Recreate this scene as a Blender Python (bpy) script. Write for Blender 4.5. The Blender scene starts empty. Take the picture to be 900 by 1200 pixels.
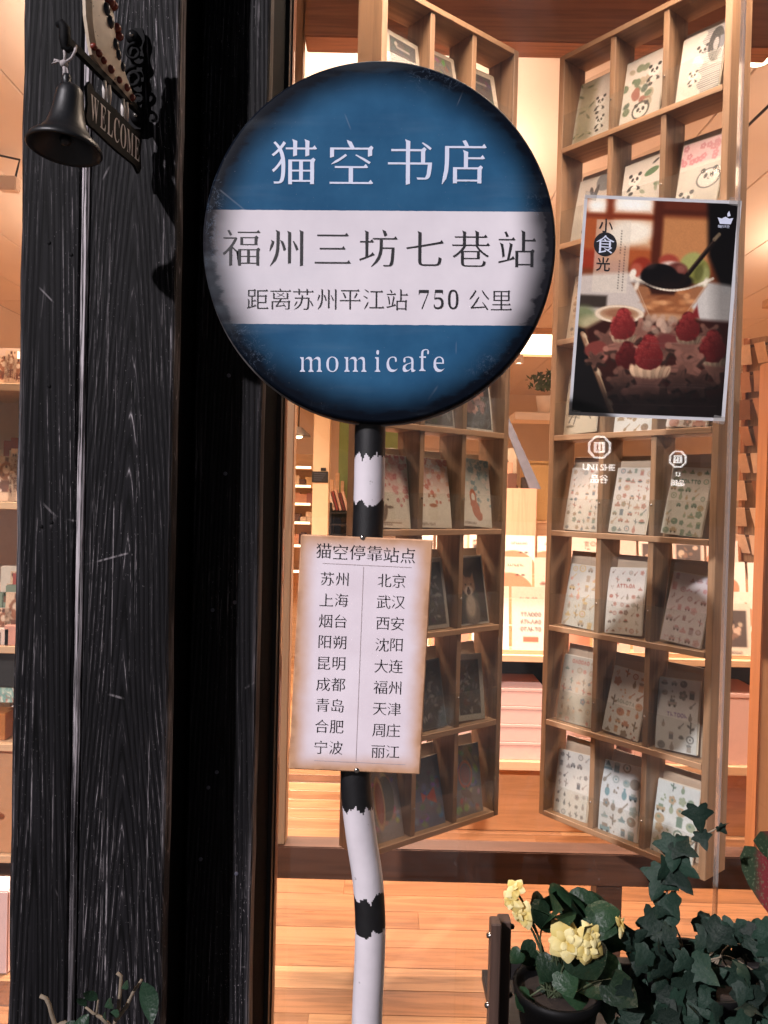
import bpy, bmesh, math, random
import numpy as np
from mathutils import Vector, Matrix, Euler
R=math.radians
S=bpy.context.scene
COL=S.collection

# ------------------------------------------------------------ camera, sky, sun, exposure
CAM_Z=1.5; FPX=920.0; PITCH=-1.0; ROLL=1.4
camd=bpy.data.cameras.new('camera'); cam=bpy.data.objects.new('camera',camd); COL.objects.link(cam)
camd.sensor_fit='VERTICAL'; camd.sensor_height=24.0; camd.lens=24.0*FPX/1200.0
camd.clip_start=.02; camd.clip_end=500
CM=Matrix.Translation((0,0,CAM_Z))@(Matrix.Rotation(R(90+PITCH),4,'X')@Matrix.Rotation(R(ROLL),4,'Z'))
cam.matrix_world=CM; S.camera=cam
def P(px,py,Y):
    """the world point at depth Y that lies behind pixel px,py of the 900x1200 photograph"""
    d=CM.to_3x3()@Vector(((px-450)/FPX,(600-py)/FPX,-1))
    return Vector((0,0,CAM_Z))+d*(Y/d.y)
PXM=lambda Y:Y/FPX     # metres per pixel at depth Y

SUN_DIR=Vector((.72,1.0,-.80)).normalized()
w=bpy.data.worlds.new('World'); S.world=w; w.use_nodes=True
nt=w.node_tree; bg=nt.nodes['Background']
sky=nt.nodes.new('ShaderNodeTexSky'); sky.sky_type='NISHITA'; sky.sun_disc=False
sky.sun_elevation=math.asin(-SUN_DIR.z); sky.sun_rotation=math.atan2(-SUN_DIR.x,-SUN_DIR.y)
nt.links.new(sky.outputs[0],bg.inputs[0]); bg.inputs[1].default_value=0.012
sl=bpy.data.lights.new('sun','SUN'); so=bpy.data.objects.new('sun',sl); COL.objects.link(so)
sl.energy=4.3; sl.angle=R(1.2); sl.color=(1.0,.93,.97)
so.rotation_euler=SUN_DIR.to_track_quat('-Z','Y').to_euler(); so.location=(-3,-6,5)
S.view_settings.view_transform='Standard'; S.view_settings.look='None'
S.view_settings.exposure=0.0; S.view_settings.gamma=1.0
S.render.engine='CYCLES'; S.cycles.use_denoising=True
S.cycles.max_bounces=8; S.cycles.transparent_max_bounces=24; S.cycles.sample_clamp_indirect=6
S.cycles.caustics_reflective=False; S.cycles.caustics_refractive=False

# ------------------------------------------------------------ helpers
def srgb(r,g,b):
    f=lambda c:(c/255/12.92 if c/255<=.04045 else ((c/255+.055)/1.055)**2.4)
    return (f(r),f(g),f(b),1)
def link(o,parent=None):
    COL.objects.link(o)
    if parent is not None: o.parent=parent
    return o
def tag(o,label=None,cat=None,group=None,kind=None):
    if label: o['label']=label
    if cat: o['category']=cat
    if group: o['group']=group
    if kind: o['kind']=kind
    return o
def empty(name,loc=(0,0,0),rot=(0,0,0),label=None,cat=None,group=None):
    o=bpy.data.objects.new(name,None); o.empty_display_size=.05
    o.location=loc; o.rotation_euler=rot; link(o); return tag(o,label,cat,group)
def mesh(name,verts,faces,mat=None,parent=None,smooth=False):
    me=bpy.data.meshes.new(name); me.from_pydata([tuple(v) for v in verts],[],faces); me.update()
    if smooth: me.polygons.foreach_set('use_smooth',[True]*len(me.polygons))
    o=bpy.data.objects.new(name,me)
    if mat is not None:
        for m in (mat if isinstance(mat,(list,tuple)) else [mat]): me.materials.append(m)
    return link(o,parent)
def bm_obj(name,bm,mat,parent=None,smooth=False):
    me=bpy.data.meshes.new(name); bm.to_mesh(me); bm.free()
    if smooth: me.polygons.foreach_set('use_smooth',[True]*len(me.polygons))
    for m in (mat if isinstance(mat,(list,tuple)) else [mat]): me.materials.append(m)
    return link(bpy.data.objects.new(name,me),parent)
def box_bm(bm,x0,x1,y0,y1,z0,z1,bev=0.0,mat=0,M=None):
    b=bmesh.new(); bmesh.ops.create_cube(b,size=1)
    for v in b.verts: v.co=Vector(((x0+x1)/2+v.co.x*(x1-x0),(y0+y1)/2+v.co.y*(y1-y0),(z0+z1)/2+v.co.z*(z1-z0)))
    if bev>0: bmesh.ops.bevel(b,geom=b.edges[:],offset=bev,segments=1 if bev<.003 else 2,affect='EDGES')
    if M is not None: b.transform(M)
    for f in b.faces: f.material_index=mat
    me=bpy.data.meshes.new('tmp'); b.to_mesh(me); b.free(); bm.from_mesh(me); bpy.data.meshes.remove(me)
def box(name,x0,x1,y0,y1,z0,z1,mat,parent=None,bev=0.0015):
    bm=bmesh.new(); box_bm(bm,x0,x1,y0,y1,z0,z1,bev); return bm_obj(name,bm,mat,parent)
def inst(name,src,loc,parent=None,rot=None,scale=None):
    """another object that shares the mesh of src"""
    o=bpy.data.objects.new(name,src.data if hasattr(src,'data') else src); link(o,parent); o.location=loc
    if rot is not None: o.rotation_euler=rot
    if scale is not None: o.scale=scale if hasattr(scale,'__len__') else (scale,)*3
    return o
def tube_data(pts,radii,seg=10,cap=True):
    pts=[Vector(p) for p in pts]; n=len(pts)
    if not hasattr(radii,'__len__'): radii=[radii]*n
    V=[];F=[]; up=Vector((0,1,0)); prev=None
    for i,p in enumerate(pts):
        t=(pts[min(i+1,n-1)]-pts[max(i-1,0)]).normalized()
        if prev is None:
            a=t.cross(up)
            if a.length<.1: a=t.cross(Vector((1,0,0)))
            a.normalize()
        else: a=(prev-t*prev.dot(t)).normalized()
        prev=a; b=t.cross(a)
        for k in range(seg):
            an=2*math.pi*k/seg; V.append(p+(a*math.cos(an)+b*math.sin(an))*radii[i])
    for i in range(n-1):
        for k in range(seg):
            k2=(k+1)%seg; F.append((i*seg+k,i*seg+k2,(i+1)*seg+k2,(i+1)*seg+k))
    if cap: F.append(tuple(range(seg))[::-1]); F.append(tuple((n-1)*seg+k for k in range(seg)))
    return V,F
def tube(name,pts,radii,mat,parent=None,seg=10):
    V,F=tube_data(pts,radii,seg); return mesh(name,V,F,mat,parent,True)
def lathe(name,prof,mat,parent=None,seg=40,loc=(0,0,0),M=None):
    V=[];F=[];n=len(prof)
    for r,z in prof:
        for k in range(seg):
            a=2*math.pi*k/seg; V.append(Vector((r*math.cos(a),r*math.sin(a),z)))
    for i in range(n-1):
        for k in range(seg):
            k2=(k+1)%seg; F.append((i*seg+k,i*seg+k2,(i+1)*seg+k2,(i+1)*seg+k))
    if M is not None: V=[M@v for v in V]
    o=mesh(name,V,F,mat,parent,True); o.location=loc; return o
def plate(name,outline,th,mat,parent=None,bev=0):
    """extrude an outline in the x-z plane by th along +y (front face at y=0)"""
    bm=bmesh.new(); vs=[bm.verts.new((x,0,z)) for x,z in outline]; f=bm.faces.new(vs)
    r=bmesh.ops.extrude_face_region(bm,geom=[f])
    for v in [g for g in r['geom'] if isinstance(g,bmesh.types.BMVert)]: v.co.y+=th
    bmesh.ops.recalc_face_normals(bm,faces=bm.faces[:])
    return bm_obj(name,bm,mat,parent)

# ------------------------------------------------------------ node materials
def newmat(name):
    m=bpy.data.materials.new(name); m.use_nodes=True; nt=m.node_tree
    return m,nt,nt.nodes['Principled BSDF'],nt.nodes['Material Output']
class N:
    def __init__(s,nt): s.nt=nt
    def n(s,t,**k):
        x=s.nt.nodes.new(t)
        for a,b in k.items(): setattr(x,a,b)
        return x
    def l(s,a,b): s.nt.links.new(a,b)
    def val(s,x,inp):
        if isinstance(x,(int,float)): inp.default_value=x
        elif isinstance(x,tuple): inp.default_value=x
        else: s.l(x,inp)
    def math(s,op,a,b=0.0,c=None,clamp=False):
        x=s.n('ShaderNodeMath',operation=op); x.use_clamp=clamp; s.val(a,x.inputs[0]); s.val(b,x.inputs[1])
        if c is not None: s.val(c,x.inputs[2])
        return x.outputs[0]
    def noise(s,vec,scale,detail=3,rough=.55,dist=0):
        x=s.n('ShaderNodeTexNoise'); x.inputs['Scale'].default_value=scale; x.inputs['Detail'].default_value=detail
        x.inputs['Roughness'].default_value=rough; x.inputs['Distortion'].default_value=dist
        if vec is not None: s.l(vec,x.inputs['Vector'])
        return x.outputs['Fac']
    def map(s,vec,scale=(1,1,1),loc=(0,0,0)):
        x=s.n('ShaderNodeMapping'); s.l(vec,x.inputs[0]); x.inputs['Scale'].default_value=scale; x.inputs['Location'].default_value=loc
        return x.outputs[0]
    def ramp(s,f,stops):
        x=s.n('ShaderNodeValToRGB'); e=x.color_ramp.elements
        e[0].position=stops[0][0]; e[0].color=stops[0][1]; e[1].position=stops[-1][0]; e[1].color=stops[-1][1]
        for p,c in stops[1:-1]: q=e.new(p); q.color=c
        s.l(f,x.inputs[0]); return x.outputs[0]
    def sstep(s,v,a,b):
        x=s.n('ShaderNodeMapRange'); x.interpolation_type='SMOOTHSTEP'; s.val(v,x.inputs[0])
        x.inputs[1].default_value=a; x.inputs[2].default_value=b; return x.outputs[0]
    def mix(s,f,a,b):
        x=s.n('ShaderNodeMix',data_type='RGBA'); s.val(f,x.inputs[0]); s.val(a,x.inputs[6]); s.val(b,x.inputs[7]); return x.outputs[2]
    def bump(s,h,st=.3,dist=.001):
        x=s.n('ShaderNodeBump'); x.inputs['Strength'].default_value=st; x.inputs['Distance'].default_value=dist; s.l(h,x.inputs['Height']); return x.outputs[0]
    def obj(s): return s.n('ShaderNodeTexCoord').outputs['Object']
    def xyz(s,v):
        x=s.n('ShaderNodeSeparateXYZ'); s.l(v,x.inputs[0]); return x.outputs
    def rnd(s): return s.n('ShaderNodeObjectInfo').outputs['Random']
    def vadd(s,a,b):
        x=s.n('ShaderNodeVectorMath',operation='ADD'); s.l(a,x.inputs[0]); s.l(b,x.inputs[1]); return x.outputs[0]
def scl(c,k): return tuple([min(1,x*k) for x in c[:3]]+[1])
def mat_plain(name,c,rough=.5,metal=0,var=.12,nscale=25,bump=.15,spec=.5,coat=0):
    m,nt,b,o=newmat(name); n=N(nt); v=n.obj()
    f=n.noise(v,nscale,4)
    n.l(n.ramp(f,[(.3,scl(c,1-var)),(.7,scl(c,1+var))]),b.inputs['Base Color'])
    f2=n.noise(v,nscale*9,3)
    n.l(n.math('MULTIPLY_ADD',f2,.25,rough-.12,clamp=True),b.inputs['Roughness'])
    b.inputs['Metallic'].default_value=metal; b.inputs['Specular IOR Level'].default_value=spec
    b.inputs['Coat Weight'].default_value=coat
    if bump: n.l(n.bump(f2,bump,.0006),b.inputs['Normal'])
    return m
def mat_wood(name,c,axis='z',rough=.45,contrast=.3,freq=1.0,vary=.12,coat=0.0):
    """grain runs along axis; each object gets its own piece of the timber and its own tone"""
    m,nt,b,o=newmat(name); n=N(nt); v=n.obj(); rn=n.rnd()
    cx=n.n('ShaderNodeCombineXYZ'); k=n.math('MULTIPLY',rn,37.0)
    for i in range(3): n.l(k,cx.inputs[i])
    v=n.vadd(v,cx.outputs[0])
    long=.8*freq; acr=14*freq
    sc={'x':(long,acr,acr),'y':(acr,long,acr),'z':(acr,acr,long)}[axis]
    big=n.noise(n.map(v,sc),1.0,3,.5,1.2)
    rings=n.math('SINE',n.math('MULTIPLY',big,26.0)); rings=n.math('MULTIPLY_ADD',rings,.5,.5)
    fine=n.noise(n.map(v,tuple(s*9 for s in sc)),1.0,3,.6)
    patch=n.noise(n.map(v,tuple(s*.22 for s in sc)),1.0,2)
    g=n.math('ADD',n.math('MULTIPLY',rings,.32),n.math('ADD',n.math('MULTIPLY',fine,.5),n.math('MULTIPLY',patch,.45)))
    col=n.ramp(g,[(.28,scl(c,1-contrast*1.3)),(.6,c),(.95,scl(c,1+contrast*.7))])
    tone=n.math('MULTIPLY_ADD',rn,vary*2,1-vary)
    hv=n.n('ShaderNodeHueSaturation'); n.l(col,hv.inputs['Color']); n.l(tone,hv.inputs['Value'])
    n.l(hv.outputs[0],b.inputs['Base Color'])
    n.l(n.math('MULTIPLY_ADD',fine,.3,rough-.15,clamp=True),b.inputs['Roughness'])
    b.inputs['Coat Weight'].default_value=coat; b.inputs['Coat Roughness'].default_value=.15
    n.l(n.bump(g,.25,.0007),b.inputs['Normal'])
    return m
def mat_print(name='card_print',rough=.42):
    m,nt,b,o=newmat(name); n=N(nt)
    a=n.n('ShaderNodeVertexColor'); a.layer_name='Col'
    f=n.noise(n.obj(),60,3)
    hv=n.n('ShaderNodeHueSaturation'); n.l(a.outputs[0],hv.inputs['Color']); n.l(n.math('MULTIPLY_ADD',f,.16,.92),hv.inputs['Value'])
    n.l(hv.outputs[0],b.inputs['Base Color']); b.inputs['Roughness'].default_value=rough
    return m
def mat_emit(name,c,st):
    m,nt,b,o=newmat(name); b.inputs['Base Color'].default_value=(.8,.8,.8,1)
    b.inputs['Emission Color'].default_value=c; b.inputs['Emission Strength'].default_value=st
    return m
def mat_clear(name,tint=(1,1,1,1),refl=1.0,rough=.0,dirt=0.0,haze=0.0):
    """thin clear sheet: lets light straight through and mirrors more at a slant"""
    m,nt,b,o=newmat(name); n=N(nt); nt.nodes.remove(b)
    lw=n.n('ShaderNodeLayerWeight'); lw.inputs[0].default_value=.5
    f=n.math('POWER',lw.outputs['Facing'],5.0); f=n.math('MULTIPLY_ADD',f,.85*refl,.042*refl,clamp=True)
    t=n.n('ShaderNodeBsdfTransparent'); t.inputs[0].default_value=tint
    g=n.n('ShaderNodeBsdfGlossy'); g.inputs['Roughness'].default_value=rough
    mx=n.n('ShaderNodeMixShader'); n.l(f,mx.inputs[0]); n.l(t.outputs[0],mx.inputs[1]); n.l(g.outputs[0],mx.inputs[2])
    out=mx.outputs[0]
    if dirt or haze:
        v=n.obj(); d=n.n('ShaderNodeBsdfDiffuse'); d.inputs[0].default_value=(.75,.72,.7,1)
        specks=n.math('MULTIPLY',n.sstep(n.noise(v,210,2,.5),.70,.76),n.sstep(n.noise(v,3,2),.45,.7))
        smear=n.noise(n.map(v,(1,1,1)),2.2,5,.7,1.5); smear=n.sstep(smear,.42,.8)
        k=n.math('ADD',n.math('MULTIPLY',specks,dirt*6),n.math('MULTIPLY_ADD',smear,dirt,haze),clamp=True)
        m2=n.n('ShaderNodeMixShader'); n.l(k,m2.inputs[0]); n.l(out,m2.inputs[1]); n.l(d.outputs[0],m2.inputs[2]); out=m2.outputs[0]
    n.l(out,o.inputs[0]); return m

# ------------------------------------------------------------ lettering
_gl={}
def glyph_outline(ch):
    if ch in _gl: return _gl[ch]
    c=bpy.data.curves.new('t','FONT'); c.body=ch
    o=bpy.data.objects.new('t',c); COL.objects.link(o)
    dg=bpy.context.evaluated_depsgraph_get()
    cu=o.evaluated_get(dg).to_curve(dg)
    loops=[]
    for sp in cu.splines:
        ps=sp.bezier_points; n=len(ps); pts=[]
        for i in range(n):
            a=ps[i]; b=ps[(i+1)%n]
            p0,p1,p2,p3=a.co,a.handle_right,b.handle_left,b.co
            pts.append((p0.x,p0.y)); chord=(p3-p0).length
            if chord<1e-6: continue
            u=(p3-p0)/chord
            dev=max(((p1-p0)-u*((p1-p0).dot(u))).length,((p2-p0)-u*((p2-p0).dot(u))).length)
            if dev>0.004:
                k=2 if dev<.02 else 4
                for j in range(1,k):
                    t=j/k; q=p0*(1-t)**3+p1*3*t*(1-t)**2+p2*3*t*t*(1-t)+p3*t**3
                    pts.append((q.x,q.y))
        cl=[]
        for p in pts:
            if not cl or math.hypot(p[0]-cl[-1][0],p[1]-cl[-1][1])>.002: cl.append(p)
        if math.hypot(cl[0][0]-cl[-1][0],cl[0][1]-cl[-1][1])<.002: cl.pop()
        if len(cl)>2: loops.append(cl)
    o.data=c; bpy.data.objects.remove(o); bpy.data.curves.remove(c)
    _gl[ch]=loops; return loops
def restroke(ch,th=.017,tv=-.001,serif=True):
    """thin the level strokes of a glyph and give its strokes pointed, triangular ends"""
    out=[]; LP=glyph_outline(ch)
    big=max(LP,key=lambda q:max(p[0] for p in q)-min(p[0] for p in q)+max(p[1] for p in q)-min(p[1] for p in q))
    flip=sum(big[i-1][0]*big[i][1]-big[i][0]*big[i-1][1] for i in range(len(big)))<0
    for lp in LP:
        lp=lp[::-1] if flip else lp
        n=len(lp); E=[]
        for i in range(n):
            a=lp[i]; b=lp[(i+1)%n]; dx,dy=b[0]-a[0],b[1]-a[1]; L=math.hypot(dx,dy); E.append((dx/L,dy/L,L))
        def off(e):
            h=abs(e[0]); return th*h**3+tv*(1-h)+(.006*(1-abs(h*h-.5)*2) if serif else 0)
        V=[]
        for i in range(n):
            e0=E[i-1]; e1=E[i]; d0,d1=off(e0),off(e1)
            n0=(-e0[1],e0[0]); n1=(-e1[1],e1[0]); cr=n0[0]*n1[1]-n0[1]*n1[0]
            if abs(cr)<.25:
                nx,ny=n0[0]+n1[0],n0[1]+n1[1]; L=math.hypot(nx,ny) or 1; m=(d0+d1)/2
                V.append((lp[i][0]+nx/L*m,lp[i][1]+ny/L*m)); continue
            V.append((lp[i][0]+(d0*n1[1]-d1*n0[1])/cr,lp[i][1]+(n0[0]*d1-n1[0]*d0)/cr))
        if not serif: out.append(V[::-1] if flip else V); continue
        cap={}
        for i in range(n):
            e=E[i]; p=E[i-1]; q=E[(i+1)%n]
            t1=p[0]*e[1]-p[1]*e[0]; t2=e[0]*q[1]-e[1]*q[0]
            if t1>.75 and t2>.75 and .05<e[2]<.115 and p[2]>.09 and q[2]>.09: cap[i]=(e[1],-e[0])
        res=[]; skip=set()
        for i in range(n):
            if i in cap:
                nx,ny=cap[i]; a=V[i]; b=V[(i+1)%n]; skip.add((i+1)%n)
                if nx>.93: x=a[0]; res+=[(x-.01,a[1]),(x+.022,a[1]+.012),(x-.028,b[1]+.047),(x-.07,b[1])]
                elif nx<-.93: res+=[(a[0]-.008,a[1]),(b[0]-.008,b[1])]
                elif ny>.93: y=a[1]; res+=[(a[0]+.004,y-.012),(b[0]-.02,y+.028),(b[0],y-.035)]
                elif ny<-.93: res+=[(a[0],a[1]-.012),(b[0],b[1]+.012)]
                elif ny<-.25 and nx<0:
                    mx,my=(a[0]*.35+b[0]*.65),(a[1]*.35+b[1]*.65); w=.16
                    res+=[(mx+(a[0]-mx)*w+nx*.02,my+(a[1]-my)*w+ny*.02),(mx+(b[0]-mx)*w+nx*.02,my+(b[1]-my)*w+ny*.02)]
                elif ny>.25:
                    mx,my=(a[0]+b[0])/2,(a[1]+b[1])/2; w=.55
                    res+=[(mx+(a[0]-mx)*w,my+(a[1]-my)*w),(mx+(b[0]-mx)*w,my+(b[1]-my)*w)]
                else: res+=[a,b]
            elif i in skip or (i==0 and (n-1) in cap): continue
            else:
                e0=E[i-1]; e1=E[i]
                if e0[1]>.95 and e1[0]<-.95 and e0[2]>.12 and e1[2]>.12:
                    x,y=V[i]; res+=[(x,y-.05),(x+.028,y),(x-.018,y+.042),(x-.07,y)]
                else: res.append(V[i])
        out.append(res)
    return out
def plain_glyph(ch,thin=0,tv=None): return restroke(ch,thin,thin if tv is None else tv,False)
BOLD=lambda s:''.join(chr(0x1D400+ord(c)-65) if c.isupper() else chr(0x1D41A+ord(c)-97) if c.islower() else chr(0x1D7CE+ord(c)-48) for c in s)
def lettering(name,items,mat,parent,y=-.0006,th=0.0):
    """items: (loops, cx, cz, em) centred on cx,cz of the parent's x-z plane; flat print just proud of the face"""
    c=bpy.data.curves.new('t','CURVE'); c.dimensions='2D'; c.fill_mode='BOTH'
    for loops,cx,cz,em,sx in items:
        xs=[p[0] for lp in loops for p in lp]; ys=[p[1] for lp in loops for p in lp]
        mx=(min(xs)+max(xs))/2; my=(min(ys)+max(ys))/2
        for lp in loops:
            sp=c.splines.new('POLY'); sp.points.add(len(lp)-1); sp.use_cyclic_u=True
            for k,p in enumerate(lp): sp.points[k].co=((p[0]-mx)*em*sx*1000+cx*1000,(p[1]-my)*em*1000+cz*1000,0,1)
    o=bpy.data.objects.new('t',c); COL.objects.link(o)
    dg=bpy.context.evaluated_depsgraph_get(); me=bpy.data.meshes.new_from_object(o.evaluated_get(dg))
    bpy.data.objects.remove(o); bpy.data.curves.remove(c)
    me.name=name; me.transform(Matrix.Translation((0,y,0))@Matrix.Rotation(R(90),4,'X')@Matrix.Scale(.001,4))
    me.materials.clear(); me.materials.append(mat)
    o=bpy.data.objects.new(name,me); return link(o,parent)

# ------------------------------------------------------------ printed pictures (colour stored on a fine grid of the sheet)
class Pic:
    def __init__(s,w,h,bg,aspect):
        s.w,s.h,s.a=w,h,aspect     # aspect = height/width; units: x 0..1, y 0..aspect (down)
        s.img=np.zeros((h,w,3)); s.img[:]=np.array(bg)/255.
        s.X,s.Y=np.meshgrid((np.arange(w)+.5)/w,(np.arange(h)+.5)/h*aspect)
        s.px=1./w
    def _p(s,m,c,al=1):
        m=np.clip(m,0,1)[...,None]*al; s.img=s.img*(1-m)+np.array(c)/255.*m
    def ell(s,cx,cy,rx,ry,c,ang=0,soft=None,al=1):
        soft=soft or s.px
        a=math.radians(ang); dx=s.X-cx; dy=s.Y-cy
        u=(dx*math.cos(a)+dy*math.sin(a))/rx; v=(-dx*math.sin(a)+dy*math.cos(a))/ry
        d=(1-np.sqrt(u*u+v*v))*min(rx,ry); s._p(d/soft+.5,c,al)
    def ring(s,cx,cy,rx,ry,w,c,ang=0,al=1):
        a=math.radians(ang); dx=s.X-cx; dy=s.Y-cy
        u=(dx*math.cos(a)+dy*math.sin(a))/rx; v=(-dx*math.sin(a)+dy*math.cos(a))/ry
        d=abs(1-np.sqrt(u*u+v*v))*min(rx,ry); s._p((w/2-d)/s.px+.5,c,al)
    def rect(s,x0,y0,x1,y1,c,soft=None,al=1):
        soft=soft or s.px
        d=np.minimum(np.minimum(s.X-x0,x1-s.X),np.minimum(s.Y-y0,y1-s.Y)); s._p(d/soft+.5,c,al)
    def line(s,x0,y0,x1,y1,w,c,al=1):
        dx,dy=x1-x0,y1-y0; L=dx*dx+dy*dy+1e-9
        t=np.clip(((s.X-x0)*dx+(s.Y-y0)*dy)/L,0,1)
        d=np.hypot(s.X-x0-t*dx,s.Y-y0-t*dy); s._p((w/2-d)/s.px+.5,c,al)
    def poly(s,pts,c,soft=None,al=1):
        soft=soft or s.px; d=np.full(s.X.shape,1e9); n=len(pts)   # convex, clockwise in picture
        for i in range(n):
            x0,y0=pts[i]; x1,y1=pts[(i+1)%n]; ex,ey=x1-x0,y1-y0; L=math.hypot(ex,ey)
            d=np.minimum(d,(ex*(s.Y-y0)-ey*(s.X-x0))/L)
        s._p(d/soft+.5,c,al)
    def grain(s,rg,k):
        s.img=np.clip(s.img*(1+(rg.random((s.h,s.w,1))-.5)*k),0,1)
    def lin(s):
        i=s.img; return np.where(i<=.04045,i/12.92,((i+.055)/1.055)**2.4)
def sheet(name,W,H,pic,th,mat,parent=None,bend=0.0,side=(225,215,200)):
    """a printed sheet W x H in the x-z plane, face to -y, foot at z=0, centred on x"""
    w,h=pic.w,pic.h
    xs=np.linspace(-W/2,W/2,w); zs=np.linspace(H,0,h)
    X,Z=np.meshgrid(xs,zs); Y=-bend*np.sin(np.pi*Z/H)
    v=np.stack([X.ravel(),Y.ravel(),Z.ravel()],1)
    i=np.arange(h-1)[:,None]*w+np.arange(w-1)[None,:]
    f=np.stack([i,i+w,i+w+1,i+1],-1).reshape(-1,4)
    # back and edges
    b=[(-W/2,th,0),(W/2,th,0),(W/2,th,H),(-W/2,th,H),(-W/2,0.0002,0),(W/2,0.0002,0),(W/2,0.0002,H),(-W/2,0.0002,H)]
    k=w*h
    bf=[(k+1,k,k+3,k+2),(k,k+1,k+5,k+4),(k+3,k+7,k+6,k+2),(k,k+4,k+7,k+3),(k+1,k+2,k+6,k+5),(k+4,k+5,k+6,k+7)]
    v=np.vstack([v,np.array(b)]); 
    me=bpy.data.meshes.new(name); me.from_pydata(v.tolist(),[],f.tolist()+bf)
    c=np.ones((len(v),4)); c[:k,:3]=pic.lin().reshape(-1,3); c[k:,:3]=np.array(srgb(*side)[:3])
    a=me.attributes.new('Col','FLOAT_COLOR','POINT'); a.data.foreach_set('color',c.ravel())
    me.materials.append(mat); me.update()
    return link(bpy.data.objects.new(name,me),parent)

# ------------------------------------------------------------ materials
M={}
M['shelf_wood']=mat_wood('oak_rack',srgb(162,127,97),'x',.5,.28)
M['post_wood']=mat_wood('oak_upright',srgb(154,120,91),'z',.5,.28)
M['beam_wood']=mat_wood('brown_beam_shaded',srgb(76,48,35),'x',.5,.35)  # brown timber, darkened to stand for the unlit front of the rail
M['dark_frame']=mat_wood('dark_brown_frame',srgb(24,18,17),'z',.5,.3)
M['jamb']=mat_wood('red_brown_jamb',srgb(130,76,52),'z',.45,.3)
M['light_wood']=mat_wood('light_wood',srgb(205,168,132),'x',.5,.16)
M['pale_board']=mat_plain('pale_board',srgb(215,185,165),.6,var=.04)
M['floor_wood']=mat_wood('floor_plank',srgb(142,99,68),'x',.34,.34,1.3,.10,coat=.1)
M['wall']=mat_plain('warm_plaster',srgb(226,214,204),.8,var=.03,nscale=3,bump=.05)
M['ceil']=mat_plain('ceiling_paint',srgb(228,216,206),.85,var=.03,nscale=2,bump=.03)
M['green']=mat_plain('green_paint',srgb(120,145,90),.7,var=.05)
M['black_metal']=mat_plain('black_iron',srgb(13,13,15),.65,.0,.2,60,.2,.1)
M['screw']=mat_plain('steel',srgb(170,165,160),.25,1,.05,60,0)
M['white_paint']=mat_plain('white_pole_paint',srgb(206,200,206),.42,0,.07,22,.12)
nn_=N(M['white_paint'].node_tree); bb_=M['white_paint'].node_tree.nodes['Principled BSDF']; src=bb_.inputs['Base Color'].links[0].from_socket
gk=nn_.math('MULTIPLY',nn_.sstep(nn_.noise(nn_.obj(),75,4,.7),.66,.72),.55); gk2=nn_.math('MULTIPLY',nn_.sstep(nn_.noise(nn_.map(nn_.obj(),(60,60,3)),1,3),.55,.8),.16)
nn_.l(nn_.mix(nn_.math('ADD',gk,gk2,clamp=True),src,srgb(92,84,80)),bb_.inputs['Base Color'])
M['black_paint']=mat_plain('black_tape_paint',srgb(17,17,20),.5,0,.45,60,.7)
M['letter_white']=mat_plain('white_print',srgb(205,212,232),.5,var=.03,bump=0)
M['letter_black']=mat_plain('black_print',srgb(18,18,24),.5,var=.1,bump=0)
M['letter_grey']=mat_plain('grey_print',srgb(72,72,84),.5,var=.12,bump=0)
M['rule']=mat_plain('pale_rule',srgb(178,165,168),.5,var=.05,bump=0)
M['glass']=mat_clear('window_glass',(.97,.98,.97,1),1.2,0,.024,.003)
M['acrylic']=mat_clear('clear_acrylic',(.96,.97,.96,1),.9,.03,0,.015)
M['sleeve']=mat_clear('clear_sleeve',(.95,.95,.94,1),1.1,.14,0,.035)
M['glass_edge']=mat_clear('glass_edge',(.75,.7,.66,1),2.5,.1,0,.18)
M['pink_box']=mat_plain('pink_card',srgb(222,180,168),.6,var=.03)
M['cardboard']=mat_plain('kraft_card',srgb(190,140,100),.7,var=.06)
M['black_and_shade']=mat_plain('black_board',srgb(22,18,17),.6,var=.1)  # black of plaques and signs, also laid in gaps as stand-in shade
M['paper']=mat_plain('cream_paper',srgb(228,214,196),.6,var=.03)
M['print']=mat_print()
M['poster']=mat_print('poster_print',.3)

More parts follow.
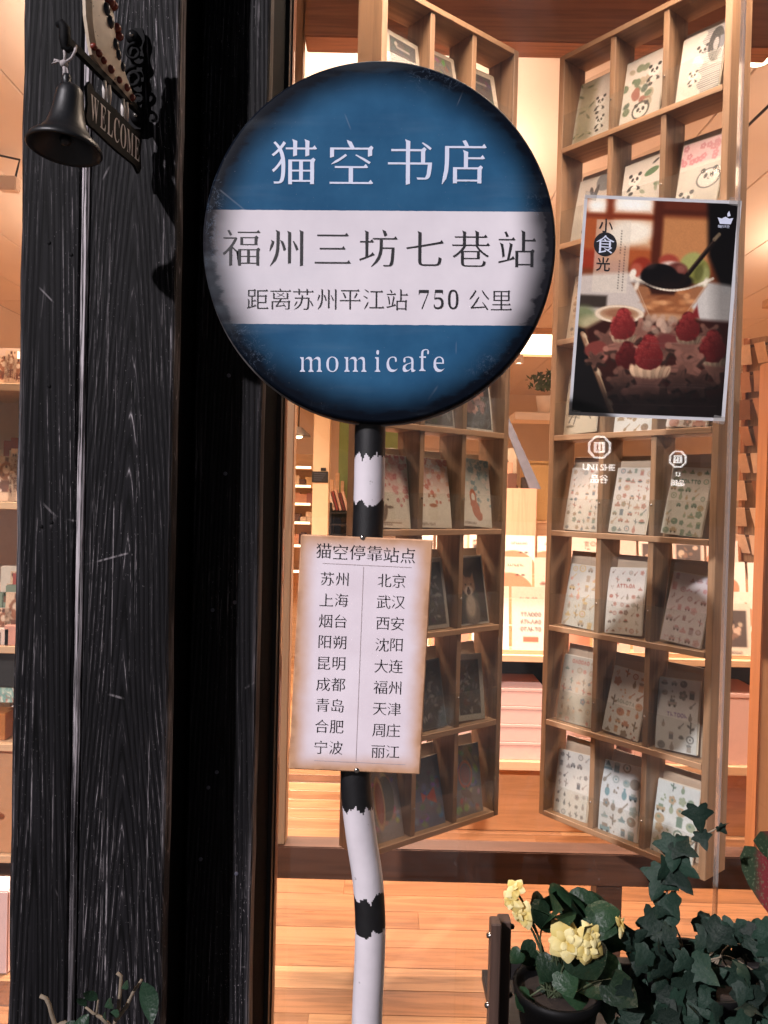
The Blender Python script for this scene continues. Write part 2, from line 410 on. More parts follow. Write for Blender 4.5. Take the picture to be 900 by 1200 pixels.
def mat_black_board(name,cx=0.0,arch=.05,worn=(),seed=0.0,wear=1.0):
    """charred black softwood: straight raised grain, pointed arches round the heart, rubbed pale along the ridges"""
    m,nt,b,o=newmat(name); n=N(nt); v0=n.obj()
    v=n.map(v0,(1,1,1),(seed,0,seed*1.7))
    x,z=n.xyz(v0)[0],n.xyz(v0)[2]
    wob=n.math('MULTIPLY_ADD',n.noise(n.map(v,(2,2,.8)),1,2),.03,-.015)
    dx=n.math('ADD',n.math('SUBTRACT',x,cx),wob)
    g=n.math('SQRT',n.math('ADD',n.math('MULTIPLY',dx,dx),.00003))
    zz=n.math('MULTIPLY',n.math('ADD',z,n.math('MULTIPLY',n.noise(n.map(v,(0,0,1.1)),1,1),.8)),arch)
    g=n.math('ADD',g,zz)
    g=n.math('ADD',g,n.math('MULTIPLY',n.noise(n.map(v,(34,34,.9)),1,3,.6),.012))
    fr=n.math('FRACT',n.math('MULTIPLY',g,130.0))
    ridge=n.math('ABSOLUTE',n.math('MULTIPLY_ADD',fr,2,-1))
    line=n.math('POWER',ridge,18.0)
    long=n.noise(n.map(v,(260,260,.9)),1,2,.5)          # long unbroken streaks
    fine=n.noise(n.map(v,(700,700,4.0)),1,3,.6)         # fibre
    brk=n.noise(n.map(v,(120,120,16)),1,4,.75)          # where the rubbing breaks up
    patch=n.noise(n.map(v,(7,7,1.6)),1,3,.6); pm=n.sstep(patch,.42,.64)
    spk=n.noise(n.map(v,(520,520,160)),1,3,.65)
    sel=n.sstep(n.noise(n.map(v,(90,90,.7)),1,2),.42,.60)
    rub=n.math('MULTIPLY',n.math('MULTIPLY',n.math('MULTIPLY',line,sel),n.sstep(brk,.44,.60)),n.math('MULTIPLY_ADD',pm,1.0,.12))
    hair=n.math('MULTIPLY',n.math('MULTIPLY',n.sstep(long,.60,.70),n.sstep(brk,.42,.62)),n.math('MULTIPLY_ADD',pm,.42,.05))
    hair2=n.math('MULTIPLY',n.math('MULTIPLY',n.sstep(fine,.60,.68),n.sstep(brk,.52,.64)),n.math('MULTIPLY',pm,.5))
    chip=n.math('MULTIPLY',n.sstep(spk,.67,.70),n.math('MULTIPLY_ADD',pm,.7,.08))
    w1=n.n('ShaderNodeTexVoronoi',feature='DISTANCE_TO_EDGE'); n.l(n.map(v,(7,7,5),(0,0,seed)),w1.inputs['Vector']); w1.inputs['Scale'].default_value=1
    scr=n.math('MULTIPLY',n.sstep(w1.outputs['Distance'],.010,.003),n.math('MULTIPLY',n.sstep(n.noise(n.map(v,(11,11,9)),1,2),.64,.70),.30))
    scr=n.math('MULTIPLY',scr,n.sstep(brk,.4,.55))
    tot=n.math('ADD',n.math('ADD',n.math('ADD',rub,hair),hair2),n.math('ADD',chip,scr))
    for wx,ww,ws in worn:
        d=n.math('ABSOLUTE',n.math('SUBTRACT',x,wx))
        e=n.math('SUBTRACT',1.0,n.math('DIVIDE',d,ww),clamp=True)
        streak=n.sstep(n.noise(n.map(v,(420,420,5)),1,4,.8),.42,.6)
        lon=n.sstep(n.noise(n.map(v,(8,8,2.6)),1,3,.7),.38,.6)
        tot=n.math('ADD',tot,n.math('MULTIPLY',n.math('MULTIPLY',e,ws),n.math('MULTIPLY',streak,n.math('MULTIPLY_ADD',lon,.9,.10))))
    tot=n.math('MULTIPLY',tot,wear,clamp=True)
    groove=n.math('ADD',n.math('MULTIPLY',n.sstep(ridge,.0,.5),.35),n.math('ADD',n.math('MULTIPLY',long,.45),n.math('MULTIPLY',patch,.45)))
    basec=n.ramp(groove,[(.40,srgb(5,5,6)),(.68,srgb(16,16,18)),(.95,srgb(31,30,33))])
    n.l(n.mix(tot,basec,srgb(190,183,187)),b.inputs['Base Color'])
    n.l(n.math('MULTIPLY_ADD',fine,.3,.45,clamp=True),b.inputs['Roughness'])
    b.inputs['Specular IOR Level'].default_value=.10
    h=n.math('ADD',n.math('MULTIPLY',ridge,.8),n.math('MULTIPLY',fine,.7))
    n.l(n.bump(h,.6,.0014),b.inputs['Normal'])
    return m

# ------------------------------------------------------------ ground, room shell
pav=bpy.data.objects
mp=mat_plain('stone_paving',srgb(92,88,86),.8,var=.2,nscale=6,bump=.5)
g=mesh('ground',[(-60,-60,-.14),(60,-60,-.14),(60,60,-.14),(-60,60,-.14)],[(0,1,2,3)],mp); tag(g,kind='structure')
pv=empty('pavement'); tag(pv,kind='structure')
rg=random.Random(3)
slab=None
for r in range(6):
    for c in range(12):
        x=-3.6+c*.6+(.3 if r%2 else 0); y=-2.2+r*.6
        if slab is None: slab=box('paving_slab',-.296,.296,-.296,.296,-.138,-.12,mp,pv,.004); slab.location=(x,y,0); slab.data.name='paving_slab'
        else:
            o=inst('paving_slab',slab,(x,y,rg.uniform(-.002,.001)),pv)

XL,XR,Y0,Y1,ZC=-3.6,4.4,1.66,12.5,3.2
fl=empty('floor'); tag(fl,kind='structure')
m_sub=M['floor_wood']
far=box('far_boards',XL,XR,4.6,Y1,-.03,-.002,None or M['floor_wood'],fl,0)
far['kind']='stuff'
# material for the far floor: boards drawn by the material, too small to tell apart
mf,ntf,bf_,of_=newmat('floor_far'); n=N(ntf); v=n.obj()
bt=n.n('ShaderNodeTexBrick'); bt.inputs['Scale'].default_value=1; bt.inputs['Brick Width'].default_value=1.3; bt.inputs['Row Height'].default_value=.11
bt.inputs['Mortar Size'].default_value=.0015; bt.inputs['Color1'].default_value=srgb(200,150,104); bt.inputs['Color2'].default_value=srgb(160,110,74); bt.inputs['Mortar'].default_value=srgb(70,44,28)
bt.inputs['Bias'].default_value=0.0
n.l(v,bt.inputs['Vector']); gr=n.noise(n.map(v,(.8,14,14)),1,4,.6)
hv=n.n('ShaderNodeHueSaturation'); n.l(bt.outputs[0],hv.inputs['Color']); n.l(n.math('MULTIPLY_ADD',gr,.5,.75),hv.inputs['Value'])
n.l(hv.outputs[0],bf_.inputs['Base Color']); bf_.inputs['Roughness'].default_value=.4
far.data.materials.clear(); far.data.materials.append(mf)
sub=box('sub_floor',XL,XR,Y0,4.6,-.12,-.03,M['dark_frame'],fl,0)
pl=None; y=Y0+.02; row=0
base=[box('plank',-L/2,L/2,0,wd-.0018,-.03,0,M['floor_wood'],fl,.0012) for L in (2.3,) for wd in (.115,)]
pl=base[0]; first=True
fm=[pl.data]
for tone in ((166,124,88),(98,62,42),(130,88,58)):
    me=pl.data.copy(); me.materials.clear(); me.materials.append(mat_wood('floor_plank_tone',srgb(*tone),'x',.34,.34,1.3,.08,coat=.1)); fm.append(me)
rg=random.Random(11)
while y<4.6-.001:
    x=XL+.5-rg.uniform(0,2.2)
    while x-1.15<XR:
        big=-1.15*y-1<x<1.15*y+1.3
        if big:
            me=rg.choices(fm,(3,3,1.6,3))[0]
            if first: pl.location=(x,y,0); first=False
            else:
                o=inst('plank',me,(x,y,-.0004*rg.random()),fl)
        x+=2.3003
    y+=.115
# front wall round the windows, back and side walls, ceiling
wl=empty('wall'); tag(wl,kind='structure')
box('front_wall_below',-6,-.9,1.58,1.7,-.14,.22,M['dark_frame'],wl,.004)
box('sill',-.9,6,1.58,1.7,-.14,.2,M['dark_frame'],wl,.004)
box('front_wall_above',-6,6,1.5,1.7,3.06,4.2,M['dark_frame'],wl,.004)
box('front_wall_side',-6,-3.0,1.58,1.7,.22,3.06,M['dark_frame'],wl,.004)
box('front_wall_end',3.2,6,1.58,1.7,.2,3.06,M['dark_frame'],wl,.004)
box('side_wall',XL-.1,XL,1.7,Y1,-.1,ZC,M['wall'],wl,0)
box('side_wall',XR,XR+.1,1.7,Y1,-.1,ZC,M['wall'],wl,0)
box('back_wall',XL-.1,XR+.1,Y1,Y1+.1,-.1,ZC,M['wall'],wl,0)
ce=empty('ceiling'); tag(ce,kind='structure')
cw=(XR-XL)/16
cp=box('ceiling_panel',.002,cw-.004,0,5.4,0,.06,M['ceil'],ce,.003); cp.location=(XL,1.7,ZC)
for k in range(32):
    if k==0: continue
    inst('ceiling_panel',cp,(XL+(k%16)*cw,1.7+(k//16)*5.404,ZC),ce)
box('ceiling_back',XL-.1,XR+.1,1.6,Y1+.1,ZC+.062,ZC+.12,M['ceil'],ce,0)
# eaves: unseen overhang, added to keep sun off the upper glass
ev=box('shading_eaves',-6,6,.75,1.5,3.3,3.42,M['dark_frame'],wl,.004)

# ------------------------------------------------------------ black timber front
pr=empty('timber_column',(0,0,0),label='scratched black timber column of wide planks beside the shop window',cat='column')
a=P(18,600,1.2).x; j=P(90,600,1.2).x; j2=P(98,600,1.2).x; b_=P(200,600,1.2).x
mb1=mat_black_board('black_plank_worn',cx=(a+j)/2-.01,arch=.03,worn=((a,.012,.5),),seed=2.3)
mb2=mat_black_board('black_plank_arched',cx=P(150,700,1.2).x,arch=.075,worn=((b_,.007,.6),),seed=.55,wear=1.15)
mb3=mat_black_board('black_bead_worn',cx=5,arch=.0,worn=((j2-.003,.010,2.4),(j,.006,.7)),seed=4.1,wear=1.0)
def board(name,x0,x1,y0,y1,z0,z1,mat,parent,bev=.004,wav=.0012,seed=1):
    """a plank with slightly uneven long edges"""
    rr=random.Random(seed); bm=bmesh.new(); n=44; rows=[]
    for i in range(n+1):
        z=z0+(z1-z0)*i/n; d0=rr.uniform(-wav,wav); d1=rr.uniform(-wav,wav)
        pr_=[(x0+d0,y1),(x0+d0,y0+bev),(x0+bev+d0,y0),(x1-bev+d1,y0),(x1+d1,y0+bev),(x1+d1,y1)]
        rows.append([bm.verts.new((x,yy,z)) for x,yy in pr_])
    for i in range(n):
        for k in range(6):
            k2=(k+1)%6; bm.faces.new((rows[i][k],rows[i][k2],rows[i+1][k2],rows[i+1][k]))
    bm.faces.new(rows[0][::-1]); bm.faces.new(rows[-1]); bmesh.ops.recalc_face_normals(bm,faces=bm.faces[:])
    return bm_obj(name,bm,mat,parent)
board('plank',a,j-.001,1.2,1.235,-.12,3.3,mb1,pr,.005,.0015,1)
board('corner_bead',j,j2,1.196,1.235,-.12,3.3,mb3,pr,.003,.0008,2)
board('plank',j2+.001,b_,1.2,1.235,-.12,3.3,mb2,pr,.003,.001,3)
M['black_side']=mat_plain('black_stained_side',srgb(15,14,15),.9,0,.3,30,.3,.03)
box('core',a+.004,b_-.004,1.2365,1.56,-.12,3.3,M['black_side'],pr,.002)
for (px,py) in ((57,284),(83,298),(57,452),(60,612),(48,617)):
    q=P(px,py,1.199); o=lathe('nail_head',[(0,.0003),(.0024,.0003),(.003,0),(.003,-.001)],M['black_metal'],pr,12,q,Matrix.Rotation(R(90),4,'X'))
rc=empty('recessed_post',(0,0,0),label='narrow black plank post set back in shade right of the scratched column',cat='post')
c0=b_+.004; c1=P(304,600,1.32).x
mr=mat_black_board('black_plank_recess',cx=(P(268,700,1.32).x),arch=.03,worn=((c1,.008,.5),),seed=7.7,wear=.75)
board('plank',c0,c1,1.32,1.36,-.12,3.3,mr,rc,.003,.001,5)
box('core',c0,c1-.003,1.3615,1.575,-.12,3.3,M['black_side'],rc,.002)
for (px,py) in ((268,440),(264,555),(254,905),(244,923),(275,706),(249,715),(235,1007),(277,1024)):
    q=P(px,py,1.319); lathe('nail_head',[(0,.0003),(.0026,.0003),(.0034,0),(.0034,-.001)],M['letter_grey'],rc,12,q,Matrix.Rotation(R(90),4,'X'))
# window frame and panes
wf=empty('window_frame',(0,0,0),label='dark brown timber frame round the large shop window',cat='window frame')
fx0=c1+.002; fx1=P(327,600,1.6).x; 
box('jamb',fx0,fx1,1.53,1.585,-.12,3.05,M['dark_frame'],wf,.003)
box('jamb_bead',fx1+.0005,fx1+.008,1.585,1.64,.2,3.05,M['jamb'],wf,.002)
box('head',fx1+.0085,3.2,1.59,1.65,3.01,3.055,M['jamb'],wf,.003)
gx=P(853,560,1.62).x
p1=box('shop_window_pane',fx1+.0085,gx-.0015,1.617,1.623,.2,3.01,M['glass'],None,0)
tag(p1,'large clear glass pane carrying the dessert poster in front of the two card racks','window')
p2=box('shop_window_pane',gx+.0045,3.19,1.617,1.623,.2,3.01,M['glass'],None,0)
tag(p2,'clear glass pane to the right of the upright glass joint','window')
jt=box('glass_joint',gx-.001,gx+.004,1.612,1.628,.2,3.01,M['glass_edge'],wf,.0008)
p3=box('shop_window_pane',-2.99,a+.02,1.617,1.623,.22,3.01,M['glass'],None,0)
tag(p3,'clear glass pane left of the scratched timber column','window')

# ------------------------------------------------------------ round stop sign on its bent pole
YD=1.10
st=empty('stop_sign',(P(425,1400,1.135).x,1.135,-.12),label='round blue and white shop stop sign on a bent black and white pole',cat='sign')
off=Vector(st.location)
def toplane(px,py,Y,mw):
    p=mw.inverted()@P(px,py,Y); return p.x,p.z
dw=Matrix.Translation(P(444.5,283.5,YD))@Matrix.Rotation(R(-1.0),4,'Y')
RX,RZ=206.5*PXM(YD),211.5*PXM(YD)
def mat_disc():
    m,nt,b,o=newmat('sign_enamel'); n=N(nt); v=n.obj(); X,Y_,Z=n.xyz(v)
    u=n.math('DIVIDE',X,RX); ww=n.math('DIVIDE',Z,RZ)
    r=n.math('SQRT',n.math('ADD',n.math('MULTIPLY',u,u),n.math('MULTIPLY',ww,ww)))
    z1=toplane(444,247,YD,dw)[1]; z2=toplane(444,380.5,YD,dw)[1]
    jig=n.math('MULTIPLY_ADD',n.noise(v,70,3),.0014,-.0007); zz=n.math('ADD',Z,jig)
    band=n.math('MULTIPLY',n.math('GREATER_THAN',zz,z2),n.math('LESS_THAN',zz,z1))
    cloud=n.noise(v,9,4,.6); sm=n.noise(n.map(v,(1,1,3)),18,5,.65)
    blue=n.ramp(cloud,[(.3,srgb(36,79,114)),(.7,srgb(50,98,134))])
    white=n.ramp(cloud,[(.3,srgb(211,205,212)),(.7,srgb(225,219,225))])
    c=n.mix(band,blue,white)
    # sprayed black ageing round the rim, wider at the sides of the white band and at the top and bottom
    wd=n.math('MULTIPLY_ADD',n.noise(v,7,3,.6),.10,-.05)
    q=n.math('ADD',r,wd)
    k1=n.sstep(q,.74,.965)
    k2=n.sstep(n.math('ADD',r,n.math('MULTIPLY_ADD',sm,.12,-.06)),.83,.955)
    k=n.math('MAXIMUM',n.math('MULTIPLY',k1,.97),k2)
    k=n.math('MULTIPLY',k,.985)
    c=n.mix(k,c,srgb(9,12,20))
    # rubbed arcs and scratches in the dark rim
    an=n.noise(n.map(v,(1,1,1)),30,4,.7,2.5); sc=n.sstep(n.math('ABSOLUTE',n.math('SUBTRACT',an,.5)),.012,.0)
    msk=n.math('MULTIPLY',n.sstep(r,.80,.93),n.sstep(n.noise(v,11,2),.52,.66))
    c=n.mix(n.math('MULTIPLY',n.math('MULTIPLY',sc,msk),.4),c,srgb(120,140,165))
    dust=n.sstep(n.noise(v,420,2),.72,.76); c=n.mix(n.math('MULTIPLY',dust,.25),c,srgb(200,200,205))
    chipn=n.noise(v,55,5,.75); chm=n.math('MULTIPLY',n.sstep(chipn,.66,.70),n.math('MULTIPLY',n.sstep(r,.55,.95),.5)); c=n.mix(chm,c,srgb(26,34,46))
    fade=n.noise(n.map(v,(2,1,14)),1,4,.6); c=n.mix(n.math('MULTIPLY',n.sstep(fade,.5,.75),.10),c,srgb(170,184,196))
    vs=n.n('ShaderNodeTexVoronoi',feature='DISTANCE_TO_EDGE'); n.l(n.map(v,(9,9,4)),vs.inputs['Vector']); vs.inputs['Scale'].default_value=1
    c=n.mix(n.math('MULTIPLY',n.sstep(vs.outputs['Distance'],.008,.002),n.math('MULTIPLY',n.sstep(n.noise(v,13,2),.57,.64),.13)),c,srgb(176,182,196))
    n.l(c,b.inputs['Base Color']); n.l(n.math('MULTIPLY_ADD',sm,.25,.34),b.inputs['Roughness']); b.inputs['Specular IOR Level'].default_value=.04
    n.l(n.bump(sm,.12,.0015),b.inputs['Normal'])
    return m
SEG=128
# domed edge disc: front face ellipse with rounded rim
V=[];F=[]; prof=[(0.0,0),(.5,0),(.9,0),(.978,.0),(.980,.0001),(.992,.0022),(1.0,.006),(1.0,.020),(.985,.024)]
for i,(rr,yy) in enumerate(prof):
    for k in range(SEG):
        an=2*math.pi*k/SEG; V.append((RX*rr*math.cos(an) if i else 0,yy,RZ*rr*math.sin(an) if i else 0))
for i in range(len(prof)-1):
    for k in range(SEG):
        k2=(k+1)%SEG
        F.append((i*SEG+k,(i+1)*SEG+k,(i+1)*SEG+k2,i*SEG+k2) if i else (0,SEG+k,SEG+k2))
F.append(tuple((len(prof)-1)*SEG+k for k in range(SEG))[::-1])
F=[tuple(reversed(f)) for f in F]
disc=mesh('disc',V,F,mat_disc(),st); 
bm=bmesh.new(); bm.from_mesh(disc.data); bmesh.ops.remove_doubles(bm,verts=bm.verts,dist=1e-6); bmesh.ops.recalc_face_normals(bm,faces=bm.faces[:]); bm.to_mesh(disc.data); bm.free()
disc.data.polygons.foreach_set('use_smooth',[True]*len(disc.data.polygons))
disc.matrix_world=dw; disc.matrix_parent_inverse=Matrix.Identity(4); disc.location=dw.translation-off; disc.rotation_euler=dw.to_euler()
# thin bright metal rim behind the edge
rim=[];
for k in range(SEG+1):
    an=2*math.pi*k/SEG; rim.append((RX*1.0*math.cos(an),.021,RZ*1.0*math.sin(an)))
tube('rim',rim,.0021,M['screw'] if False else mat_plain('worn_rim',srgb(120,118,120),.35,.6,.3,80,.2),disc,8)
E_=PXM(YD)
def row(chars,pxs,py,em,slope=0.0,thin=.017,tv=-.001,sx=1):
    out=[]
    for ch,px in zip(chars,pxs):
        x,z=toplane(px,py+slope*(px-444),YD,dw); out.append((restroke(ch,thin,tv),x,z,em*E_,sx))
    return out
lettering('title_lettering',row('猫空书店',(345,412,480.5,544),190,57,.004,.015,-.004),M['letter_white'],disc)
lettering('station_lettering',row('福州三坊七巷站',(283,335.5,390,443.5,498,552,606),291,47,.003,.02,.001),M['letter_black'],disc)
it=row('距离苏州平江站公里',(302,329,355.5,383,410.5,438,465.5,561.5,587.5),351,27,.005,.016,.007)
for ch,px in zip(BOLD('750'),(496.5,514,531)):
    x,z=toplane(px,351,YD,dw); it.append((plain_glyph(ch,.002,.030),x,z,31*E_,.9))
lettering('distance_lettering',it,M['letter_black'],disc)
it=[]
for ch,px,dy in zip('momicafe',(364.5,389.5,416.5,442.5,459.5,479.5,497,514.5),(0,0,0,-4,0,0,-5,0)):
    x,z=toplane(px,427+dy,YD,dw); it.append((plain_glyph(BOLD(ch),.001,.036),x,z,37*E_,1.0))
lettering('cafe_lettering',it,M['letter_white'],disc)

# pole with ragged painted bands
pth=[(437,150),(434,490),(431,625),(424,780),(418,880),(417,915),(419,945),(424,985),(429.5,1020),(432.5,1050),(434,1090),(432.5,1140),(430,1200),(426,1400)]
pts=[P(x,y,1.135) for x,y in pth]; pts.append(Vector((st.location.x,1.135,-.12)))
# resample
def resample(pts,step):
    cr=[]
    n=len(pts)
    for i in range(n-1):
        p0=pts[max(i-1,0)];p1=pts[i];p2=pts[i+1];p3=pts[min(i+2,n-1)]
        k=max(1,int((p2-p1).length/step))
        for j_ in range(k):
            t=j_/k; cr.append(.5*((2*p1)+(-p0+p2)*t+(2*p0-5*p1+4*p2-p3)*t*t+(-p0+3*p1-3*p2+p3)*t**3))
    cr.append(pts[-1]); return cr
pp=resample(pts,.0020); seg=72
V,F=tube_data([p-off for p in pp],[.0222]*len(pp),seg)
def py_of(p):
    q=CM.inverted()@p; return 600-FPX*q.y/-q.z
rr=random.Random(5)
def jag():
    """torn edge of a band of tape: long slants with short ragged nicks"""
    out=[0]*seg; k=0; v0=rr.uniform(-4,4); first=v0
    while k<seg:
        n_=rr.randint(2,6); v1=rr.uniform(-6,6) if k+n_<seg else first
        for q in range(n_):
            if k+q<seg: out[k+q]=v0+(v1-v0)*q/n_+rr.uniform(-.9,.9)
        v0=v1+rr.choice((0,0,3,-3)); k+=n_
    return out
bounds=[533,588,640,905-40,946,1046,1086,1300,1370,1500,1560]   # black/white changes, picture rows
jg=[jag() for _ in bounds]
mi=[]
for i in range(len(pp)-1):
    y_=py_of(pp[i])
    for k in range(seg):
        c=0
        for b0,jj in zip(bounds,jg):
            if y_>b0+jj[k]: c+=1
        mi.append(1 if c%2==0 else 0)
if True:
    # bands: black down to 533, white to 588, black to the board, (hidden), black to 946, white to 1046, black to 1086, then white
    mi=[]
    for i in range(len(pp)-1):
        y_=py_of(pp[i])
        for k in range(seg):
            J=lambda n_: jg[n_][k]
            blk = y_<533+J(0) or (588+J(1)<y_<700) or (820<y_<946+J(4)) or (1046+J(5)<y_<1086+J(6)) or (1300+J(7)<y_<1370+J(8))
            mi.append(1 if blk else 0)
pole=mesh('pole',V,F,[M['white_paint'],M['black_paint']],st,True)
mi+= [0]*(len(pole.data.polygons)-len(mi)); pole.data.polygons.foreach_set('material_index',mi)
lathe('foot',[(0,.03),(.03,.03),(.034,.02),(.16,.012),(.17,0),(0,0)],M['black_metal'],st,40)
for zz in (.0,):
    pass
for dz in (.16,-.16):
    box('bracket',-.045,.045,.024,.03,-.012,.012,M['black_metal'],disc,.001).location=(0,0,dz)

# route board
YB=1.098
bc=[(350,625),(505,633),(495,910),(340,902)]
bcx=sum(p[0] for p in bc)/4; bcy=sum(p[1] for p in bc)/4
bw=Matrix.Translation(P(bcx,bcy,YB))@Matrix.Rotation(R(1.05),4,'Y')
BW,BH=155.2*PXM(YB),277.2*PXM(YB)
def mat_route():
    m,nt,b,o=newmat('route_board_print'); n=N(nt); v=n.obj(); X,Y_,Z=n.xyz(v)
    ex=n.math('SUBTRACT',BW/2,n.math('ABSOLUTE',X)); ez=n.math('SUBTRACT',BH/2,n.math('ABSOLUTE',Z))
    e=n.math('SMOOTH_MIN',ex,ez,.02)
    e=n.math('ADD',e,n.math('MULTIPLY_ADD',n.noise(v,22,4,.6),.016,-.008))
    k=n.sstep(e,.030,.0)
    cl=n.noise(v,15,4)
    base=n.ramp(cl,[(.3,srgb(220,208,216)),(.7,srgb(232,222,230))])
    c=n.mix(n.math('MULTIPLY',k,.95),base,srgb(196,148,108))
    k2=n.math('MULTIPLY',n.sstep(e,.010,-.004),n.sstep(n.noise(v,40,4),.42,.6))
    c=n.mix(n.math('MULTIPLY',k2,.5),c,srgb(110,66,42))
    sp=n.sstep(n.noise(v,95,2),.76,.8); c=n.mix(n.math('MULTIPLY',sp,.4),c,srgb(150,110,90))
    n.l(c,b.inputs['Base Color']); b.inputs['Roughness'].default_value=.5; n.l(n.bump(cl,.1,.002),b.inputs['Normal'])
    return m
skew=(-10+ (BH*0))  # slight lean of the sides
bm=bmesh.new(); box_bm(bm,-BW/2,BW/2,0,.009,-BH/2,BH/2,.0016)
for v in bm.verts: v.co.x+=v.co.z*.012
rb=bm_obj('route_board',bm,mat_route(),st); rb.location=bw.translation-off; rb.rotation_euler=bw.to_euler()
def brow(chars,pts,em,thin=.014,tv=.006):
    out=[]
    for ch,(px,py) in zip(chars,pts):
        x,z=toplane(px,py,YB,bw); out.append((restroke(ch,thin,tv),x,z,em*PXM(YB),1))
    return out
it=brow('猫空停靠站点',[(379.5,645),(399,646.5),(419,647.5),(439,648.5),(458.5,650),(478,651)],19.5,.014,.004)
lettering('heading_lettering',it,M['letter_black'],rb)
it=[]
left='苏州上海烟台阳朔昆明成都青岛合肥宁波'; right='北京武汉西安沈阳大连福州天津周庄丽江'
for k in range(9):
    t=k/8; y_=678+(875.5-678)*t; x_=383.5-7.5*t
    lettering('stop_name',brow(left[2*k:2*k+2],[(x_,y_),(x_+17.5,y_+.5)],17.5),M['letter_black'],rb)
    y_=680+(880.5-680)*t; x_=450.5-7.5*t
    lettering('stop_name',brow(right[2*k:2*k+2],[(x_,y_),(x_+17,y_+.5)],17.5),M['letter_black'],rb)
def rule(p0,p1,wd):
    x0,z0=toplane(*p0,YB,bw); x1,z1=toplane(*p1,YB,bw); d=Vector((x1-x0,0,z1-z0)).normalized(); nn=Vector((-d.z,0,d.x))*wd/2
    a_=Vector((x0,-.0005,z0)); b2=Vector((x1,-.0005,z1)); mesh('ruled_line',[a_-nn,b2-nn,b2+nn,a_+nn],[(0,1,2,3)],M['rule'],rb)
rule((378,660),(482,665),.0008); rule((426,664),(417,892),.0008); rule((368,891),(475,896),.0008)
for (px,py) in ((425,630),(418,903)):
    x,z=toplane(px,py,YB,bw)
    lathe('bolt_head',[(0,.0016),(.003,.0013),(.0038,0)],M['screw'],rb,12,(x,0,z),Matrix.Rotation(R(90),4,'X'))

# ------------------------------------------------------------ welcome bell on its iron bracket
br=empty('welcome_bracket',P(165,90,1.2),label='black iron wall bracket with WELCOME plate and painted hen figure on the timber column',cat='bracket')
bo=Vector(br.location)
def rel(px,py,Y): return P(px,py,Y)-bo
# scrolled back plate fixed to the plank
bp=[]
for t in range(25):
    f=t/24; z=.075-.15*f; r_=.0075+.0035*math.sin(f*math.pi*5)**2; bp.append((r_,z))
pl_=plate('back_plate',[(r,z) for r,z in bp]+[(-r,z) for r,z in bp[::-1]],.008,M['black_metal'],br); pl_.location=rel(160,92,1.188)
for py in (43,137):
    lathe('mounting_boss',[(0,.006),(.004,.006),(.009,.003),(.010,0),(.010,-.003)],M['black_metal'],br,20,rel(160 if py>100 else 155,py,1.184),Matrix.Rotation(R(90),4,'X'))
    lathe('screw_head',[(0,.0085),(.003,.008),(.0035,.006)],M['screw'],br,12,rel(160 if py>100 else 155,py,1.184),Matrix.Rotation(R(90),4,'X'))
def scroll(name,c,r0,turns,ph,Y,sgn=1,w=.0028):
    pts=[]
    for t in range(30):
        f=t/29; a_=ph+sgn*f*turns*2*math.pi; r_=r0*(1-.75*f); pts.append(Vector(c)+Vector((r_*math.cos(a_),-.004*f,r_*math.sin(a_))))
    return tube(name,pts,[w*(1-.4*t/29) for t in range(30)],M['black_metal'],br,8)
scroll('scroll',rel(158,62,1.182),.014,1.1,1.5,1.18); scroll('scroll',rel(157,92,1.180),.017,1.2,1.4,1.18,1,.0035); scroll('scroll',rel(163,118,1.182),.012,1.1,-1.4,1.18,-1)
NE=rel(71,40,1.03); FE=rel(165,133,1.185)
ax=(FE-NE); 
def bar(name,a,b,wx,wz,mat,parent):
    d=(b-a); L=d.length; d.normalize(); up=Vector((0,0,1)); s=d.cross(up).normalized(); u=s.cross(d)
    Mx=Matrix((s,d,u)).transposed().to_4x4(); Mx.translation=a
    bm=bmesh.new(); box_bm(bm,-wx/2,wx/2,0,L,-wz/2,wz/2,.0012,0,Mx); return bm_obj(name,bm,mat,parent)
bar('arm',NE,FE,.007,.012,M['black_metal'],br)
# curled hook at the free end of the arm
tube('hook',[rel(66,29,1.03),rel(72,28,1.03),rel(76,34,1.03),rel(76,46,1.03),rel(77,56,1.03),rel(80,59,1.03),rel(84,56,1.03)],[.003,.006,.0075,.0075,.006,.004,.0025],M['black_metal'],br,10)
# hen: flat painted casting standing on the arm, seen edge-on
def along(t,dz,side=0): 
    d=ax.normalized(); s=d.cross(Vector((0,0,1))).normalized(); return NE+d*(t*ax.length)+Vector((0,0,dz))+s*side
axl=ax.length
hen_out=[(.34,.012),(.30,.03),(.26,.055),(.245,.085),(.27,.115),(.33,.13),(.40,.12),(.46,.10),(.50,.094),(.54,.105),(.585,.10),(.61,.075),(.62,.06),(.66,.062),(.69,.05),(.72,.028),(.78,.012),(.86,.010),(.90,.004),(.86,-.004),(.78,-.002),(.55,.002)]
d=ax.normalized(); s_=d.cross(Vector((0,0,1))).normalized()
def castplate(name,outl,th,mat,bulge=.003):
    n_=len(outl); V=[];cx=sum(p[0] for p in outl)/n_; cz=sum(p[1] for p in outl)/n_
    for sd in (-1,1):
        for (t,z) in outl: V.append(NE+d*(t*axl)+Vector((0,0,z))+s_*(sd*th/2))
        for (t,z) in outl: V.append(NE+d*((cx+(t-cx)*.8)*axl)+Vector((0,0,cz+(z-cz)*.8))+s_*(sd*(th/2+bulge)))
        V.append(NE+d*(cx*axl)+Vector((0,0,cz))+s_*(sd*(th/2+bulge*1.4)))
    F=[]; o2=2*n_+1
    for k in range(n_):
        k2=(k+1)%n_
        F+= [(k,k2,n_+k2,n_+k),(n_+k,n_+k2,2*n_),(o2+k2,o2+k,o2+n_+k,o2+n_+k2),(o2+n_+k2,o2+n_+k,o2+2*n_),(k2,k,o2+k,o2+k2)]
    return mesh(name,V,F,mat,br,False)
